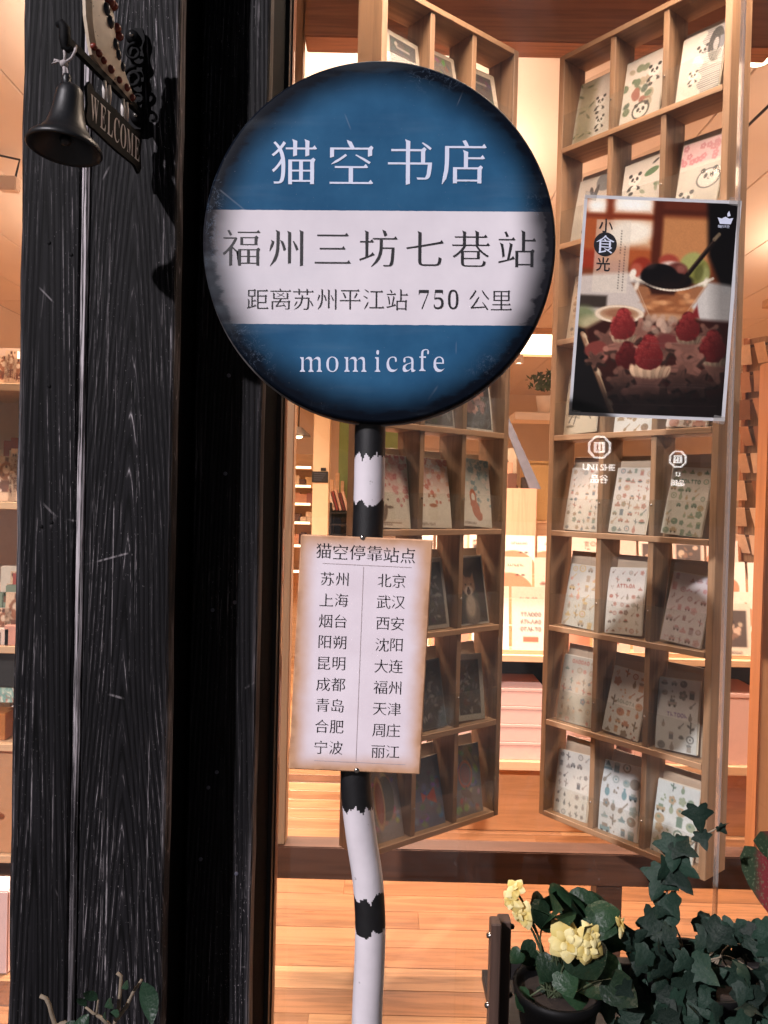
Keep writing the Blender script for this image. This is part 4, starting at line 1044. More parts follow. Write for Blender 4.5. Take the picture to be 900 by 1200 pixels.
# ------------------------------------------------------------ dessert poster on the glass
def poster_pic():
    rg=random.Random(9); A=256/186.; p=Pic(200,275,(44,22,16),A)
    D=lambda c,k: tuple(max(0,min(255,int(v*k))) for v in c)
    # blurred room behind
    p.rect(-.1,-.1,1.1,.9,(120,58,32),.05)
    p.rect(-.1,-.1,.47,.42,(168,84,44),.06); p.rect(.50,.10,.84,.44,(188,126,78),.05); p.rect(.46,-.1,.84,.09,(92,40,26),.05)
    p.rect(.02,-.05,.13,.10,(246,222,190),.05); p.rect(.19,-.05,.44,.085,(250,236,214),.05); p.rect(.19,.135,.44,.30,(226,190,150),.06)
    p.ell(.07,.045,.07,.035,(255,250,236),0,.05); p.ell(.30,.03,.11,.035,(255,252,240),0,.04); p.ell(.30,.21,.16,.075,(252,238,214),-8,.05)
    p.rect(-.1,.095,.48,.125,(120,46,24),.025,.9); p.rect(.135,-.1,.18,.13,(120,50,28),.03,.9)
    p.rect(.45,-.1,.515,.42,(78,32,20),.03,.95); p.rect(.5,.055,.82,.085,(70,30,20),.02,.8)
    p.poly([(.79,-.1),(1.1,-.1),(1.1,.58),(.95,.58),(.83,.34)],(14,10,10),.035)
    p.rect(-.1,.33,.11,.45,(150,48,30),.03,.85); p.rect(.10,.40,.28,.50,(150,70,50),.04,.6)
    # table cloth and plates out of focus
    p.poly([(-.1,.50),(.40,.46),(.52,.62),(.34,.84),(-.1,.72)],(206,194,182),.03,.95)
    p.poly([(.66,.60),(.80,.50),(1.1,.54),(1.1,.86),(.84,.80)],(202,198,190),.03,.95)
    p.rect(-.1,.62,.18,.70,(44,34,28),.02,.9); p.ell(.03,.76,.09,.07,(116,124,84),0,.04,.9); p.ell(.10,.80,.09,.05,(196,180,140),0,.04,.8)
    p.rect(.075,.135,.305,.60,(226,212,190),.008,.55)
    # dark tray
    p.poly([(-.1,.80),(.05,.84),(.30,1.5),(-.1,1.5)],(20,17,18),.02)
    p.poly([(.05,.84),(.24,.73),(1.1,.76),(1.1,1.5),(.30,1.5)],(52,24,20),.03)
    p.line(.035,.87,.265,1.37,.030,(150,112,84)); p.line(.05,.87,.28,1.37,.010,(208,170,130)); p.line(.02,.87,.25,1.37,.006,(90,60,44))
    for i in range(7): t=rg.random(); p.ell(.05+.23*t,.88+.48*t,.02,.012,(214,186,150),40,.01,.7)
    # glass cup with ice cream
    p.poly([(.34,.535),(.83,.535),(.705,.735),(.46,.735)],(150,92,56),.02,.92)
    for i in range(22):
        x=rg.uniform(.42,.76); p.ell(x,rg.uniform(.57,.70),rg.uniform(.02,.05),rg.uniform(.008,.02),rg.choice(((196,132,84),(222,160,108),(120,66,40),(170,104,62))),rg.uniform(-20,20),.015,.7)
    p.poly([(.44,.53),(.66,.53),(.62,.60),(.47,.60)],(44,20,16),.02,.9)
    p.line(.37,.55,.465,.73,.007,(220,190,160),.5); p.line(.82,.54,.70,.73,.006,(230,205,180),.4)
    p.ell(.585,.745,.14,.025,(196,150,112),0,.02,.85)
    p.ell(.76,.44,.085,.085,(126,124,62),-20,.02); p.ell(.72,.38,.075,.055,(160,158,92),-25,.02); p.ell(.81,.47,.04,.06,(150,150,92),0,.02); p.ell(.775,.45,.03,.06,(84,84,40),10,.02,.8)
    p.ell(.395,.42,.065,.055,(142,48,32),0,.02); p.ell(.36,.45,.04,.045,(176,84,62),0,.02); p.ell(.57,.385,.065,.045,(158,66,50),0,.02); p.ell(.585,.405,.06,.022,(226,204,186),0,.015,.85)
    p.ell(.63,.455,.075,.065,(98,50,42),0,.02); p.ell(.655,.43,.03,.025,(140,84,72),0,.02,.8)
    p.ell(.515,.485,.125,.082,(17,13,14),0,.012); p.ell(.63,.51,.11,.05,(20,15,15),0,.015); p.ell(.455,.42,.035,.018,(64,50,48),-20,.02,.5)
    p.line(.665,.515,.885,.215,.030,(26,18,16)); p.line(.86,.235,.89,.20,.022,(150,128,100)); p.line(.70,.45,.86,.235,.006,(84,62,50))
    ax_=[(.325+.545*k/24,.485+.085*math.sin(math.pi*k/24)) for k in range(25)]
    for k in range(24): p.line(*ax_[k],*ax_[k+1],.013 if 3<k<20 else .018,(232,216,192),.9)
    p.ell(.34,.47,.02,.028,(240,228,206),20,.01); p.ell(.555,.535,.17,.02,(28,18,17),0,.02,.7)
    for x0,y0 in ((.34,.49),(.825,.51),(.37,.55)): p.ell(x0,y0,.015,.03,(244,230,208),15,.012,.85)
    # plated pastry shell at the back
    p.ell(.27,.735,.15,.055,(196,160,124),0,.015); p.ring(.27,.735,.145,.05,.012,(232,208,178)); p.ell(.27,.73,.11,.03,(140,88,62),0,.02,.8)
    def star(x,y,s,c,ang,sq=.8):
        a=math.radians(ang)
        for k in range(5):
            an=a+k*1.2566; tx,ty=x+s*math.cos(an),y+s*sq*math.sin(an); px_,py_=-math.sin(an)*s*.36,math.cos(an)*s*.36*sq
            p.poly([(x+px_,y+py_),(x-px_,y-py_),(tx-px_*.45,ty-py_*.45),(tx+px_*.45,ty+py_*.45)],c,.012)
            p.ell(tx,ty,s*.18,s*.16,D(c,1.12),0,.012)
    def wafer(x,y,s,lite,ang):
        c=D((168,112,94),lite); star(x+.01,y+.02,s*1.03,D(c,.45),ang); star(x,y,s,c,ang); 
        for k in range(5):
            an=math.radians(ang)+k*1.2566; p.line(x+s*.2*math.cos(an),y+s*.2*math.sin(an),x+s*.8*math.cos(an+.12),y+s*.65*math.sin(an+.12),s*.10,D(c,rg.uniform(.72,.9)),.6)
        p.ell(x,y,s*.36,s*.3,D(c,.9),0,.02)
    def swirl(x,y,s,lite):
        for k in range(9):
            u=(k-4)/4; p.ell(x+u*s*.8,y-abs(u)*s*.05,s*.15,s*.30,D((206,168,134),lite*(1.0-.16*(k%2)-.12*u)),u*22,.010)
            p.line(x+u*s*.8+s*.1,y-s*.2,x+u*s*.66+s*.08,y+s*.22,s*.04,D((110,70,54),lite),.6)
    def berry(x,y,r,lite):
        base=D((112,34,34),lite)
        p.ell(x,y+r*.25,r*.95,r*.85,base,0,.008); p.poly([(x-r*.90,y+r*.1),(x-r*.42,y-r*.95),(x+r*.30,y-r*1.0),(x+r*.90,y+r*.1)],base,.012); p.ell(x-.05*r,y-r*.85,r*.42,r*.35,base,0,.01)
        for j in range(110):
            v=rg.uniform(-1.05,1.0); w=.88*(min(1,(v+1.25)/1.1)**.7)*(math.sqrt(max(0,1-max(0,v-.2)**2))); u=rg.uniform(-1,1)*w
            k=lite*(1.12-.22*(v+1)-.22*u); q=r*.12
            p.ell(x+u*r,y+v*r,q,q,D((140,46,44),k),0,.010,.55); p.ell(x+u*r-q*.3,y+v*r-q*.35,q*.3,q*.3,D((196,104,94),k),0,.006,.35)
    for args in ((.60,.84,.09,.75,10),(.42,.84,.09,.85,50),(.87,.84,.08,.6,20)): wafer(*args)
    for q in range(16): p.ell(rg.uniform(.45,.64),rg.uniform(.75,.84),.03,.02,D((214,176,150),rg.uniform(.7,1.05)),rg.uniform(0,180),.012,.7)
    wafer(.20,.90,.09,.7,0); p.ell(.13,.965,.075,.05,(122,58,50),-15,.012); p.ell(.17,1.02,.05,.035,(150,92,78),-30,.012); wafer(.13,1.03,.06,.55,20)
    wafer(.30,.93,.11,.9,15); swirl(.31,.895,.085,.8); berry(.30,.80,.088,1.0)
    wafer(.60,.93,.10,.6,30); p.ell(.60,.90,.08,.05,(104,50,46),0,.02)
    wafer(.74,.93,.13,.75,40); swirl(.74,.885,.085,.62); berry(.73,.80,.083,.82); p.poly([(.74,.74),(.78,.66),(.80,.74)],(120,36,36),.015)
    wafer(.92,1.06,.11,.6,0); swirl(.93,1.02,.09,.6); berry(.905,.92,.092,.70)
    wafer(.35,1.04,.11,.62,60); berry(.34,1.0,.078,.62)
    wafer(.74,1.06,.13,.72,25); wafer(.70,1.15,.11,.5,60); wafer(.83,1.16,.1,.4,0)
    wafer(.33,1.16,.10,.6,40); wafer(.31,1.22,.08,.5,10)
    wafer(.49,1.20,.15,.74,20); wafer(.46,1.32,.11,.5,0); wafer(.60,1.27,.10,.42,50); swirl(.50,1.10,.14,1.0); berry(.485,.975,.100,.9)
    p.poly([(-.1,1.20),(1.1,1.16),(1.1,1.5),(-.1,1.5)],(12,8,9),.20,.80)
    p.poly([(.80,-.1),(1.1,-.1),(1.1,1.5),(.985,1.5)],(10,8,8),.10,.35)
    for k in range(8): y_=rg.uniform(.9,1.35); p.line(rg.uniform(.2,.5),y_,rg.uniform(.7,1),y_-.01,.003,(120,100,96),.18)
    for i in range(14):   # fine creases and dust
        pass
    for i in range(22): p.rect(.243,.20+i*.0175,.249,.2065+i*.0175,(40,34,32)) if i not in (9,10) else None
    for i in range(17): p.rect(.272,.30+i*.0175,.278,.3065+i*.0175,(60,50,46))
    p.grain(np.random.default_rng(4),.07); return p
PY=1.6145
pcs=[(681,232),(866,234),(852,491),(671,488)]
cx_=sum(p[0] for p in pcs)/4; cy_=sum(p[1] for p in pcs)/4
pw_=183*PXM(PY); ph_=256.5*PXM(PY)
po=empty('poster',P(cx_,cy_,PY),(0,R(.9),0),'dessert poster with raspberry tarts taped on the shop window','poster')
fr=box('poster_border',-pw_/2,pw_/2,0,.0008,-ph_/2,ph_/2,mat_plain('poster_border_paper',srgb(196,196,200),.45,var=.06),po,0)
for v in fr.data.vertices: v.co.x+=v.co.z*.030
iw,ih=pw_-.014,ph_-.014
pp_=sheet('poster_print',iw,ih,poster_pic(),.0003,M['poster'],po); pp_.location=(-.001,-.0009,-ih/2)
for v in pp_.data.vertices: v.co.x+=(v.co.z-ih/2)*.030
def pz(u,v): # picture fraction -> local
    z=ih/2-v*ih; return (u-.5)*iw+z*.030-.001,z
it=[]
for ch,u,v,em in (('小',.135,.125,.026),('光',.135,.305,.026)):
    x,z=pz(u,v); lettering('poster_letter',[(plain_glyph(ch,-.014),x,z,em*1.15,1)],M['letter_black'],po,-.0014)
x,z=pz(.14,.212)
mesh('round_badge',[(x+.0235*math.cos(a*math.pi/16),-.0013,z+.0245*math.sin(a*math.pi/16)) for a in range(32)],[tuple(range(32))],M['letter_black'],po)
lettering('badge_lettering',[(restroke('食',.004,-.012),x,z,.040,1)],M['letter_white'],po,-.0016)
x,z=pz(.925,.075)
bowl=[(-.016,.004),(-.011,-.009),(.011,-.009),(.016,.004),(.008,.002),(0,.006),(-.008,.002)]
mesh('bowl_emblem',[(x+a_,-.0014,z+b2) for a_,b2 in bowl],[tuple(range(7))],M['letter_white'],po)
mesh('bowl_emblem',[(x+.004,-.0014,z+.006),(x+.010,-.0014,z+.008),(x+.007,-.0014,z+.018),(x+.003,-.0014,z+.012)],[(0,1,2,3)],M['letter_white'],po)
lettering('emblem_caption',[(plain_glyph(c,0),x-.012+.006*i,z-.014,.0065,1) for i,c in enumerate('猫的天空')],M['letter_white'],po,-.0014)
tape=mat_clear('tape',(.9,.88,.85,1),2,.25,0,.14)
for (u,v) in ((.02,-.01),(.98,-.01),(.02,1.01),(.985,1.01)):
    x,z=pz(u,v); t_=mesh('tape_strip',[(-.012,-.0012,-.008),(.012,-.0012,-.008),(.012,-.0012,.008),(-.012,-.0012,.008)],[(0,1,2,3)],tape,po); t_.location=(x,-.0004,z); t_.rotation_euler=(0,R(8),0)

# ------------------------------------------------------------ the stand that carries the racks
zt=P(450,985,2.5).z; zb=P(450,1022,2.5).z
stn=empty('display_stand',(0,2.5,0),label='heavy brown timber stand with rails above and below the card racks',cat='stand')
def sbox(n_,x0,x1,y0,y1,z0,z1,m,bev=.003): o=box(n_,x0,x1,y0-2.5,y1-2.5,z0,z1,m,stn,bev); return o
lx=P(330,600,2.46).x
rx=P(887,700,2.46).x
sbox('lower_rail',lx+.0,rx+.35,2.44,2.52,zb,zt,M['beam_wood'])
sbox('upper_rail',lx+.04,rx-.001,2.44,2.53,P(500,48,2.45).z,P(500,-12,2.45).z,mat_wood('upper_rail_wood',srgb(168,116,82),'x',.5,.35))
sbox('post',lx,lx+.036,2.45,2.51,zt+.001,3.1,M['post_wood'])
sbox('post',rx+.004,rx+.16,2.43,2.50,zt+.001,P(890,425,2.46).z,mat_wood('orange_post',srgb(176,116,72),'z',.45,.25))
x0=P(697,1060,2.46).x; x1=P(727,1060,2.46).x
sbox('foot',x0,x1,2.445,2.515,0.001,zb-.001,M['beam_wood'])
xq=P(418,1060,2.46).x; sbox('foot',xq-.0,P(444,1060,2.46).x,2.445,2.515,0.001,zb-.001,M['beam_wood'])

# ------------------------------------------------------------ table with tiers of cards
TY=3.5
TX0=P(436,770,TY).x; TX1=2.35; ZT=P(610,768,TY).z
tb=empty('display_table',(TX0,TY,0),label='long low display table behind the card racks with open shelf',cat='table')
TW=TX1-TX0
def tbox(n_,x0,x1,y0,y1,z0,z1,m,bev=.002): return box(n_,x0,x1,y0,y1,z0,z1,m,tb,bev)
zs=P(610,893,TY).z; zp=P(610,978,TY).z
tbox('tabletop',0,TW,0,1.0,ZT-.03,ZT,M['light_wood'])
tbox('shelf',0.0,TW,.003,1.0,zs-.04,zs,M['light_wood'])
tbox('back_panel',0,TW,.6,.62,zs+.001,ZT-.031,M['black_and_shade'])  # black panel puts the shade under the tabletop into colour
tbox('plinth',0,TW,.05,.95,.001,zs-.045,mat_wood('plinth_wood',srgb(176,122,80),'x',.5,.2))
tbox('side_panel',-.025,-.001,0,1.0,.001,ZT-.001,M['light_wood'])
# storage boxes on the low shelf
bxm=M['pink_box']; nb=0
stacks=[(P(612,850,TY).x,.205,4),(P(560,850,TY).x-.05,.19,4),(P(690,850,TY).x,.27,3),(P(780,850,TY).x,.26,2),(P(873,850,TY).x,.22,1),(P(450,850,TY).x+.1,.19,3)]
words=['topmost','second from the top','third from the top','bottom']
names=['in the rack gap','behind the left rack','right of the rack gap','behind the right rack','right of the joint','at the table end']
for si,(x,wd,nn_) in enumerate(stacks):
    tot=.325; hh=tot/ (nn_ if nn_>1 else 1)
    for k in range(nn_):
        b=empty('storage_box',(x,TY+.03,zs+.0005+k*hh),label=('pink lidded box, %s of its stack, %s'%(words[nn_-1-k],names[si])) if nn_>1 else 'large pale pink box right of the glass joint under the table',cat='box',group='pink boxes on the table shelf')
        off_=[0,.004,-.002,.003][k%4]
        box('box_body',-wd/2+off_,wd/2+off_,0,.3,0,hh-.016 if nn_>1 else hh-.02,bxm,b,.0015)
        box('box_lid',-wd/2-.003+off_,wd/2+.003+off_,-.003,.303,hh-.0155 if nn_>1 else hh-.0195,hh-.0015,bxm,b,.0015)
# tiers of upright cards
tiers=[(.06,0.0,.245,.17),(.24,.08,.20,.16),(.42,.19,.22,.165),(.62,.29,.22,.165)]
tr=empty('card_tier_stand',(TX0,TY,ZT+.0005),label='stepped wooden stand on the display table holding upright cards',cat='stand')
for k,(dy,dz,h_,w_) in enumerate(tiers):
    if dz>0: box('step',.02,TW-.02,dy-.03,dy+.145,0,dz,M['light_wood'],tr,.001)
    box('lip',.02,TW-.02,dy-.029,dy-.022,dz+.0005,dz+.018,M['light_wood'],tr,.001)
def soft_card(seed):
    rg=random.Random(seed); bgc=rg.choice(((240,220,206),(236,206,192),(228,214,196),(244,228,218),(226,196,182))); p=Pic(30,44,bgc,1.5)
    t=rg.randrange(6)
    if t==0: p.ell(.5,.9,.3,.34,(214,140,110)); p.ell(.4,.6,.12,.1,(120,160,100)); p.line(.5,.4,.55,.6,.03,(90,110,70))
    elif t==1:
        for i in range(3): word(p,rg,.5,.45+i*.2,.55,.1,(90,70,66))
        p.rect(.3,1.05,.7,1.2,(190,110,86))
    elif t==2: p.ring(.5,.75,.2,.25,.03,(190,140,130)); p.line(.35,1.1,.45,1.3,.03,(190,140,130)); p.line(.65,1.1,.55,1.3,.03,(190,140,130))
    elif t==3:
        for i in range(9): doodle(p,rg,rg.uniform(.2,.8),rg.uniform(.2,1.3),.2,PAL['red'])
    elif t==4:
        p.rect(.12,.2,.88,1.2,(96,84,80)); 
        for i in range(14): p.ell(rg.uniform(.2,.8),rg.uniform(.3,1.1),rg.uniform(.04,.12),rg.uniform(.03,.1),rg.choice(((190,170,150),(140,110,96),(60,52,54),(210,180,160))),rg.uniform(0,90),.03)
        word(p,rg,.5,1.35,.5,.06,(90,80,80))
    else:
        p.ell(.3,1.3,.75,.75,(214,140,112)); p.ell(.55,.62,.05,.03,(80,60,60)); p.ell(.72,.62,.05,.03,(80,60,60)); word(p,rg,.5,.3,.5,.07,(110,90,84))
    p.grain(np.random.default_rng(seed),.04); return p
tn=['front','second','third','back']
gap_='in the gap between racks'
def where(px):
    if px<590: return 'behind the left rack'
    if px<640: return gap_
    if px<850: return 'behind the right rack'
    return 'right of the glass joint'
cnt={}
for k,(dy,dz,h_,w_) in enumerate(tiers):
    xs=[]; x=P(482,700,TY).x+.05*(k%2)
    while x<P(900,700,TY+.3).x+.05: xs.append(x); x+=w_+.014
    for i,x in enumerate(xs):
        q=CM.inverted()@Vector((x,TY+dy,ZT+dz+.1)); px=450+FPX*q.x/-q.z
        wh=where(px); cnt[(k,wh)]=cnt.get((k,wh),0)+1; od=['first','second','third','fourth','fifth','sixth'][cnt[(k,wh)]-1]
        c=sheet('display_card',w_,h_,soft_card(100+k*13+i*3),.004,M['print'],None); c.location=(x,TY+dy,ZT+dz+.0012); c.rotation_euler=(R(-9),0,R(random.Random(i+k*9).uniform(-2,2)))
        tag(c,'pale card, %s tier of the display table, %s from left %s'%(tn[k],od,wh),'card','cards in tiers on the display table')

# ------------------------------------------------------------ things seen in the gap between the racks
gy=4.9
ub=empty('upper_counter',(0,4.75,0),label='pale wooden counter block behind the tiers of cards',cat='counter')
xa=P(588,600,4.75).x; xb=P(629,600,4.75).x
box('counter_body',xa-.30,xb,0,.5,.001,P(600,572,4.75).z,mat_wood('pale_counter_wood',srgb(214,170,142),'z',.5,.1),ub,.003)
zt2=P(600,572,4.75).z
fbx=empty('print_bin',(P(606,570,4.9).x,4.8,zt2+.0005),label='open bin of framed prints leaning back on the pale counter',cat='bin')
lean=mesh('bin_side',[(0,0,0),(.07,0,0),(-.14,0,.43),(-.18,0,.43),(0,.02,0),(.07,.02,0),(-.14,.02,.43),(-.18,.02,.43)],[(0,1,2,3),(7,6,5,4),(0,4,5,1),(1,5,6,2),(2,6,7,3),(3,7,4,0)],mat_plain('blue_grey_board',srgb(120,122,138),.5),fbx); lean.location=(.06,0,0)
rg=random.Random(8)
for i in range(6):
    o=box('print_frame',-.006,.006,0,.14,0,.12+.03*i,mat_plain('brown_print',srgb(*rg.choice(((120,84,66),(190,160,140),(70,56,50)))),.5),fbx,.001); o.location=(-.10+.022*i,.04+.02*i,0); o.rotation_euler=(0,R(-18+rg.uniform(-4,4)),0)
gld=mat_plain('glitter_gold',srgb(206,166,112),.3,.25,.35,160,.4)
for i,(px,py,ww,hh) in enumerate(((640,600,.30,.20),(640,560,.30,.40))):
    gb=empty('gift_box',(P(px,600,5.3).x+.02,5.3,(P(px,645,5.3).z if i==0 else P(px,645,5.3).z+.202)),label=('plain gold gift box below the glittering one in the gap' if i==0 else 'glittering gold gift box under the potted plant'),cat='box')
    box('box_body',-ww/2,ww/2,0,.3,0,hh-.02,gld if i else M['light_wood'],gb,.004); box('box_lid',-ww/2-.005,ww/2+.005,-.005,.305,hh-.0195,hh,gld if i else M['light_wood'],gb,.004)
sb=box('gift_counter',-.35,.35,0,.4,.001,P(640,645,5.3).z-.001,M['light_wood'],None,.003); sb.location=(P(650,600,5.3).x,5.29,0); tag(sb,'plain wooden counter under the gold gift boxes','counter')
# small potted plant on a white ledge
ld=box('wall_ledge',-.25,.4,0,.3,-.06,0,M['wall'],None,.003); ld.location=(P(640,480,6.2).x,6.15,P(630,484,6.2).z); tag(ld,'pale ledge carrying the small potted plant','ledge')
sp=empty('potted_plant',(P(638,484,6.2).x,6.2,P(630,484,6.2).z+.001),label='small bushy green plant in a white pot in the gap between racks',cat='plant')
lathe('pot',[(0,0),(.05,0),(.07,.13),(.062,.13),(.05,.11),(0,.11)],M['wall'],sp,24)
leafm=mat_plain('soft_leaf',srgb(74,96,52),.6,var=.3,nscale=30)
bm=bmesh.new(); rg=random.Random(4)
for i in range(170):
    a=rg.uniform(0,6.28); r_=rg.uniform(.02,.15); z=.15+rg.uniform(0,.16)*(1-r_*3)+.04
    c=Vector((r_*math.cos(a),r_*math.sin(a)*.6,z)); u=Vector((rg.uniform(-1,1),rg.uniform(-1,1),rg.uniform(-.3,1))).normalized()*.03; v_=u.cross(Vector((rg.random(),rg.random(),rg.random()))).normalized()*.012
    bm.faces.new([bm.verts.new(c-u),bm.verts.new(c+v_),bm.verts.new(c+u),bm.verts.new(c-v_)])
fo=bm_obj('foliage',bm,leafm,sp); fo['kind']='stuff'

# ------------------------------------------------------------ seen through the gap left of the pole
cy_=6.0
colx=P(376,560,cy_).x
wc=box('white_column',-.062,.062,0,.12,0,ZC-.001,mat_plain('cream_column',srgb(226,200,164),.6,var=.03),None,.003); wc.location=(colx,cy_,0); tag(wc,'slim cream column inside the shop carrying a small black plaque','column')
pq=empty('plaque',(P(375,559,cy_).x,cy_-.006,P(375,559,cy_).z),label='small black plaque with faint lines on the cream column',cat='plaque')
box('plaque_board',-.062,.062,0,.005,-.042,.042,M['black_and_shade'],pq,.001)
for k in range(4): box('text_line',-.045,.045-.01*k,-.0015,-.0002,.022-.016*k,.028-.016*k,M['letter_grey'],pq,0)
tp=box('small_tag',-.02,.02,0,.004,-.012,.012,M['black_and_shade'],None,0); tp.location=(P(379,552-.5,cy_).x,cy_-.006,P(379,550,cy_).z); tag(tp,'tiny black tag just above the plaque on the cream column','tag')
# shelf unit left of the column
ux0,ux1=P(338,600,7).x-.3,P(366,600,7).x
us=empty('wall_shelves',(ux0,7,0),label='shelves with glowing front edges left of the cream column',cat='shelves')
UW=ux1-ux0
box('back_panel',0,UW,.3,.32,.001,P(350,530,7).z,M['light_wood'],us,.002)
led=mat_emit('shelf_strip_light',(1,.72,.45,1),3.5)
for py in (548,570,591,613,640,670):
    z=P(355,py,7).z; box('shelf_board',0,UW,0,.3,z-.015,z,M['light_wood'],us,.002); box('light_strip',.02,UW-.02,-.012,-.001,z-.008,z+.012,led,us,.001)
rg=random.Random(21)
for i,py in enumerate((570,591,613,640)):
    for j_ in range(3):
        z=P(355,py,7).z+.001; ww=rg.uniform(.05,.09); o=box('goods_box',-ww/2,ww/2,0,.1,0,rg.uniform(.05,.12),mat_plain('goods_%d%d'%(i,j_),srgb(*rg.choice(((200,140,110),(160,100,90),(220,190,160),(90,60,50),(210,170,120)))),.6),None,.003)
        o.location=(P(346+j_*8,py,7).x,7.06,z); tag(o,'small packet on the %s glowing shelf left of the column, %s along'%(['top','second','third','fourth'][i],['first','second','third'][j_]),'packet','packets on the glowing shelves')
# pendant lamp (lit)
plm=empty('pendant_lamp',(P(350,505,5.4).x,5.4,P(350,512,5.4).z),label='lit metal pendant lamp seen just right of the window frame',cat='lamp')
lathe('lamp_shade',[(.012,.07),(.03,.06),(.075,.02),(.085,0),(.080,0),(.07,.018),(.028,.054),(.012,.06)],mat_plain('lamp_shade_metal',srgb(120,110,100),.3,.6),plm,28)
lathe('bulb',[(0,-.012),(.022,-.006),(.03,.008),(.02,.03),(0,.04)],mat_emit('bulb_glow',(1,.78,.5,1),14),plm,18)
tube('cord',[(0,0,.07),(0,0,ZC-plm.location.z-.001)],.004,M['black_metal'],plm,8)
# bookshelf right of the column
bx0=P(386,600,6.4).x; bx1=P(412,600,6.4).x+.25
bk=empty('bookcase',(bx0,6.4,0),label='dark bookcase with leaning books right of the cream column',cat='bookcase')
BWd=bx1-bx0
zb1=P(395,592,6.4).z; zb2=P(395,600,6.4).z
box('side_panel',0,.018,0,.3,.001,zb1+.02,M['dark_frame'],bk,.002)
for py in (600,614,626,642,665): z=P(395,py,6.4).z; box('shelf_board',.0185,BWd,0,.3,z-.014,z,M['dark_frame'],bk,.002)
box('back_panel',.0185,BWd,.3,.31,.001,zb1,M['black_and_shade'],bk,0)
gp=box('green_wall_panel',-.12,.6,0,.02,P(400,566,6.8).z-.4,ZC-.002,M['green'],None,.002); gp.location=(P(400,520,6.8).x+.1,6.8,0); gp.location.z=0
gp.data.transform(Matrix.Identity(4)); tag(gp,'green painted wall panel right of the cream column','wall panel')
for i in range(5):
    o=box('book',-.01,.01,0,.12,0,.15+.012*(i%3),mat_plain('book_%d'%i,srgb(*[(214,190,170),(120,44,40),(190,150,130),(96,36,34),(206,170,150)][i]),.6),None,.001)
    o.location=(bx0+.035+.028*i,6.42,zb2+.013); o.rotation_euler=(0,R(-16),0); tag(o,['cream','red','tan','dark red','pale'][i]+' leaning book on the dark bookcase beside the cream column','book','books leaning on the dark bookcase')
for i,(px,py,w_,h_) in enumerate(((389,573,.03,.20),(395,575,.035,.26),(401,578,.03,.19))):
    o=box('picture_frame',-w_/2,w_/2,0,.02,0,h_,M['light_wood'],None,.003); o.location=(P(px,py,6.7).x,6.7,P(px,598,6.7).z+.06); tag(o,'%s pale slim frame against the wall right of the cream column'%['first','second','third'][i],'frame','slim frames by the cream column')

# ------------------------------------------------------------ shelves at the far left, seen past the timber column
SX=-2.35; SY=2.9
wsu=empty('wall_shelf_unit',(SX,SY,0),label='pale wooden shelf unit full of goods left of the timber column',cat='shelf unit')
SWd=P(40,700,SY).x-SX
zz_={}
for nm,py in (('a',449),('b',588),('c',757),('d',872),('e',1003)): zz_[nm]=P(8,py,SY).z
for nm,z in zz_.items(): box('shelf_board',0,SWd,0,.4,z-.028,z,M['light_wood'],wsu,.002)
box('back_panel',0,SWd,.4,.415,.001,P(8,385,SY).z,M['pale_board'],wsu,0)
box('side_panel',SWd+.0005,SWd+.02,0,.4,.001,P(8,385,SY).z,M['light_wood'],wsu,.002)
box('shade_strip',0,SWd,.05,.06,zz_['d']+.2,zz_['c']-.0285,M['black_and_shade'],wsu,0)  # dark strip standing in for shade beneath the shelf above
rg=random.Random(77)
def good(name,px,py_foot,w_,h_,mat,label,cat,z=None,depth=.08,dy=.04,rot=0):
    o=box(name,-w_/2,w_/2,0,depth,0,h_,mat,None,.002); q=P(px,py_foot,SY+dy); o.location=(q.x,SY+dy,(z if z is not None else q.z)+.001); o.rotation_euler=(0,R(rot),0); tag(o,label,cat); return o
def brown_print(name,seed):
    p=Pic(30,44,(224,184,150),1.5); r_=random.Random(seed)
    p.ell(.5,.5,.3,.3,(150,92,60)); p.rect(.25,.8,.75,1.2,(110,62,40)); p.ell(.5,.45,.16,.14,(224,190,160)); p.rect(.42,.05,.58,.2,(90,50,36))
    for i in range(14): p.ell(r_.uniform(.1,.9),r_.uniform(.1,1.4),.05,.05,r_.choice(((160,100,70),(100,60,44),(236,206,180))))
    p.grain(np.random.default_rng(seed),.1); return p
for i,(px,py,w_,h_,lab) in enumerate(((3,449,.05,.11,'small photo card high on the left shelves, outer one'),(11,449,.045,.13,'small photo card high on the left shelves, middle one'),(20,449,.05,.10,'small photo card high on the left shelves beside the timber column'),
   (5,587,.085,.17,'brown card with printed lantern pattern on the second left shelf'),(20,587,.07,.20,'brown bottle print card beside the timber column on the second shelf'),
   (2,749,.06,.13,'kraft house shaped pack on the third left shelf, outer'),(16,749,.08,.19,'orange brown house pack on the third left shelf'),
   (8,870,.12,.13,'green and cream patterned box on the fourth left shelf'))):
    if lab.startswith('green'):
        p=Pic(36,40,(176,196,180),1.1); r_=random.Random(2)
        for k in range(26): p.ring(r_.random(),r_.random()*1.1,.12,.12,.03,r_.choice(((236,226,206),(190,110,96),(120,160,150))))
    else: p=brown_print('x',i+3)
    q=P(px,py,SY+.05); zf=zz_['a'] if py==449 else zz_['b'] if py==587 else zz_['c'] if py==749 else zz_['d']
    if py==870: zf=zz_['d']+.14; h_=.18
    o=sheet('printed_pack',w_,h_,p,.02,M['print'],None,0); o.location=(q.x,SY+.05,zf+.002); o.rotation_euler=(R(-6),0,0); tag(o,lab,'pack')
good('tin',4,0,.10,.10,mat_plain('orange_tin',srgb(196,124,66),.4,.3),'orange tin under the patterned box on the left shelves','tin',zz_['d'],.1)
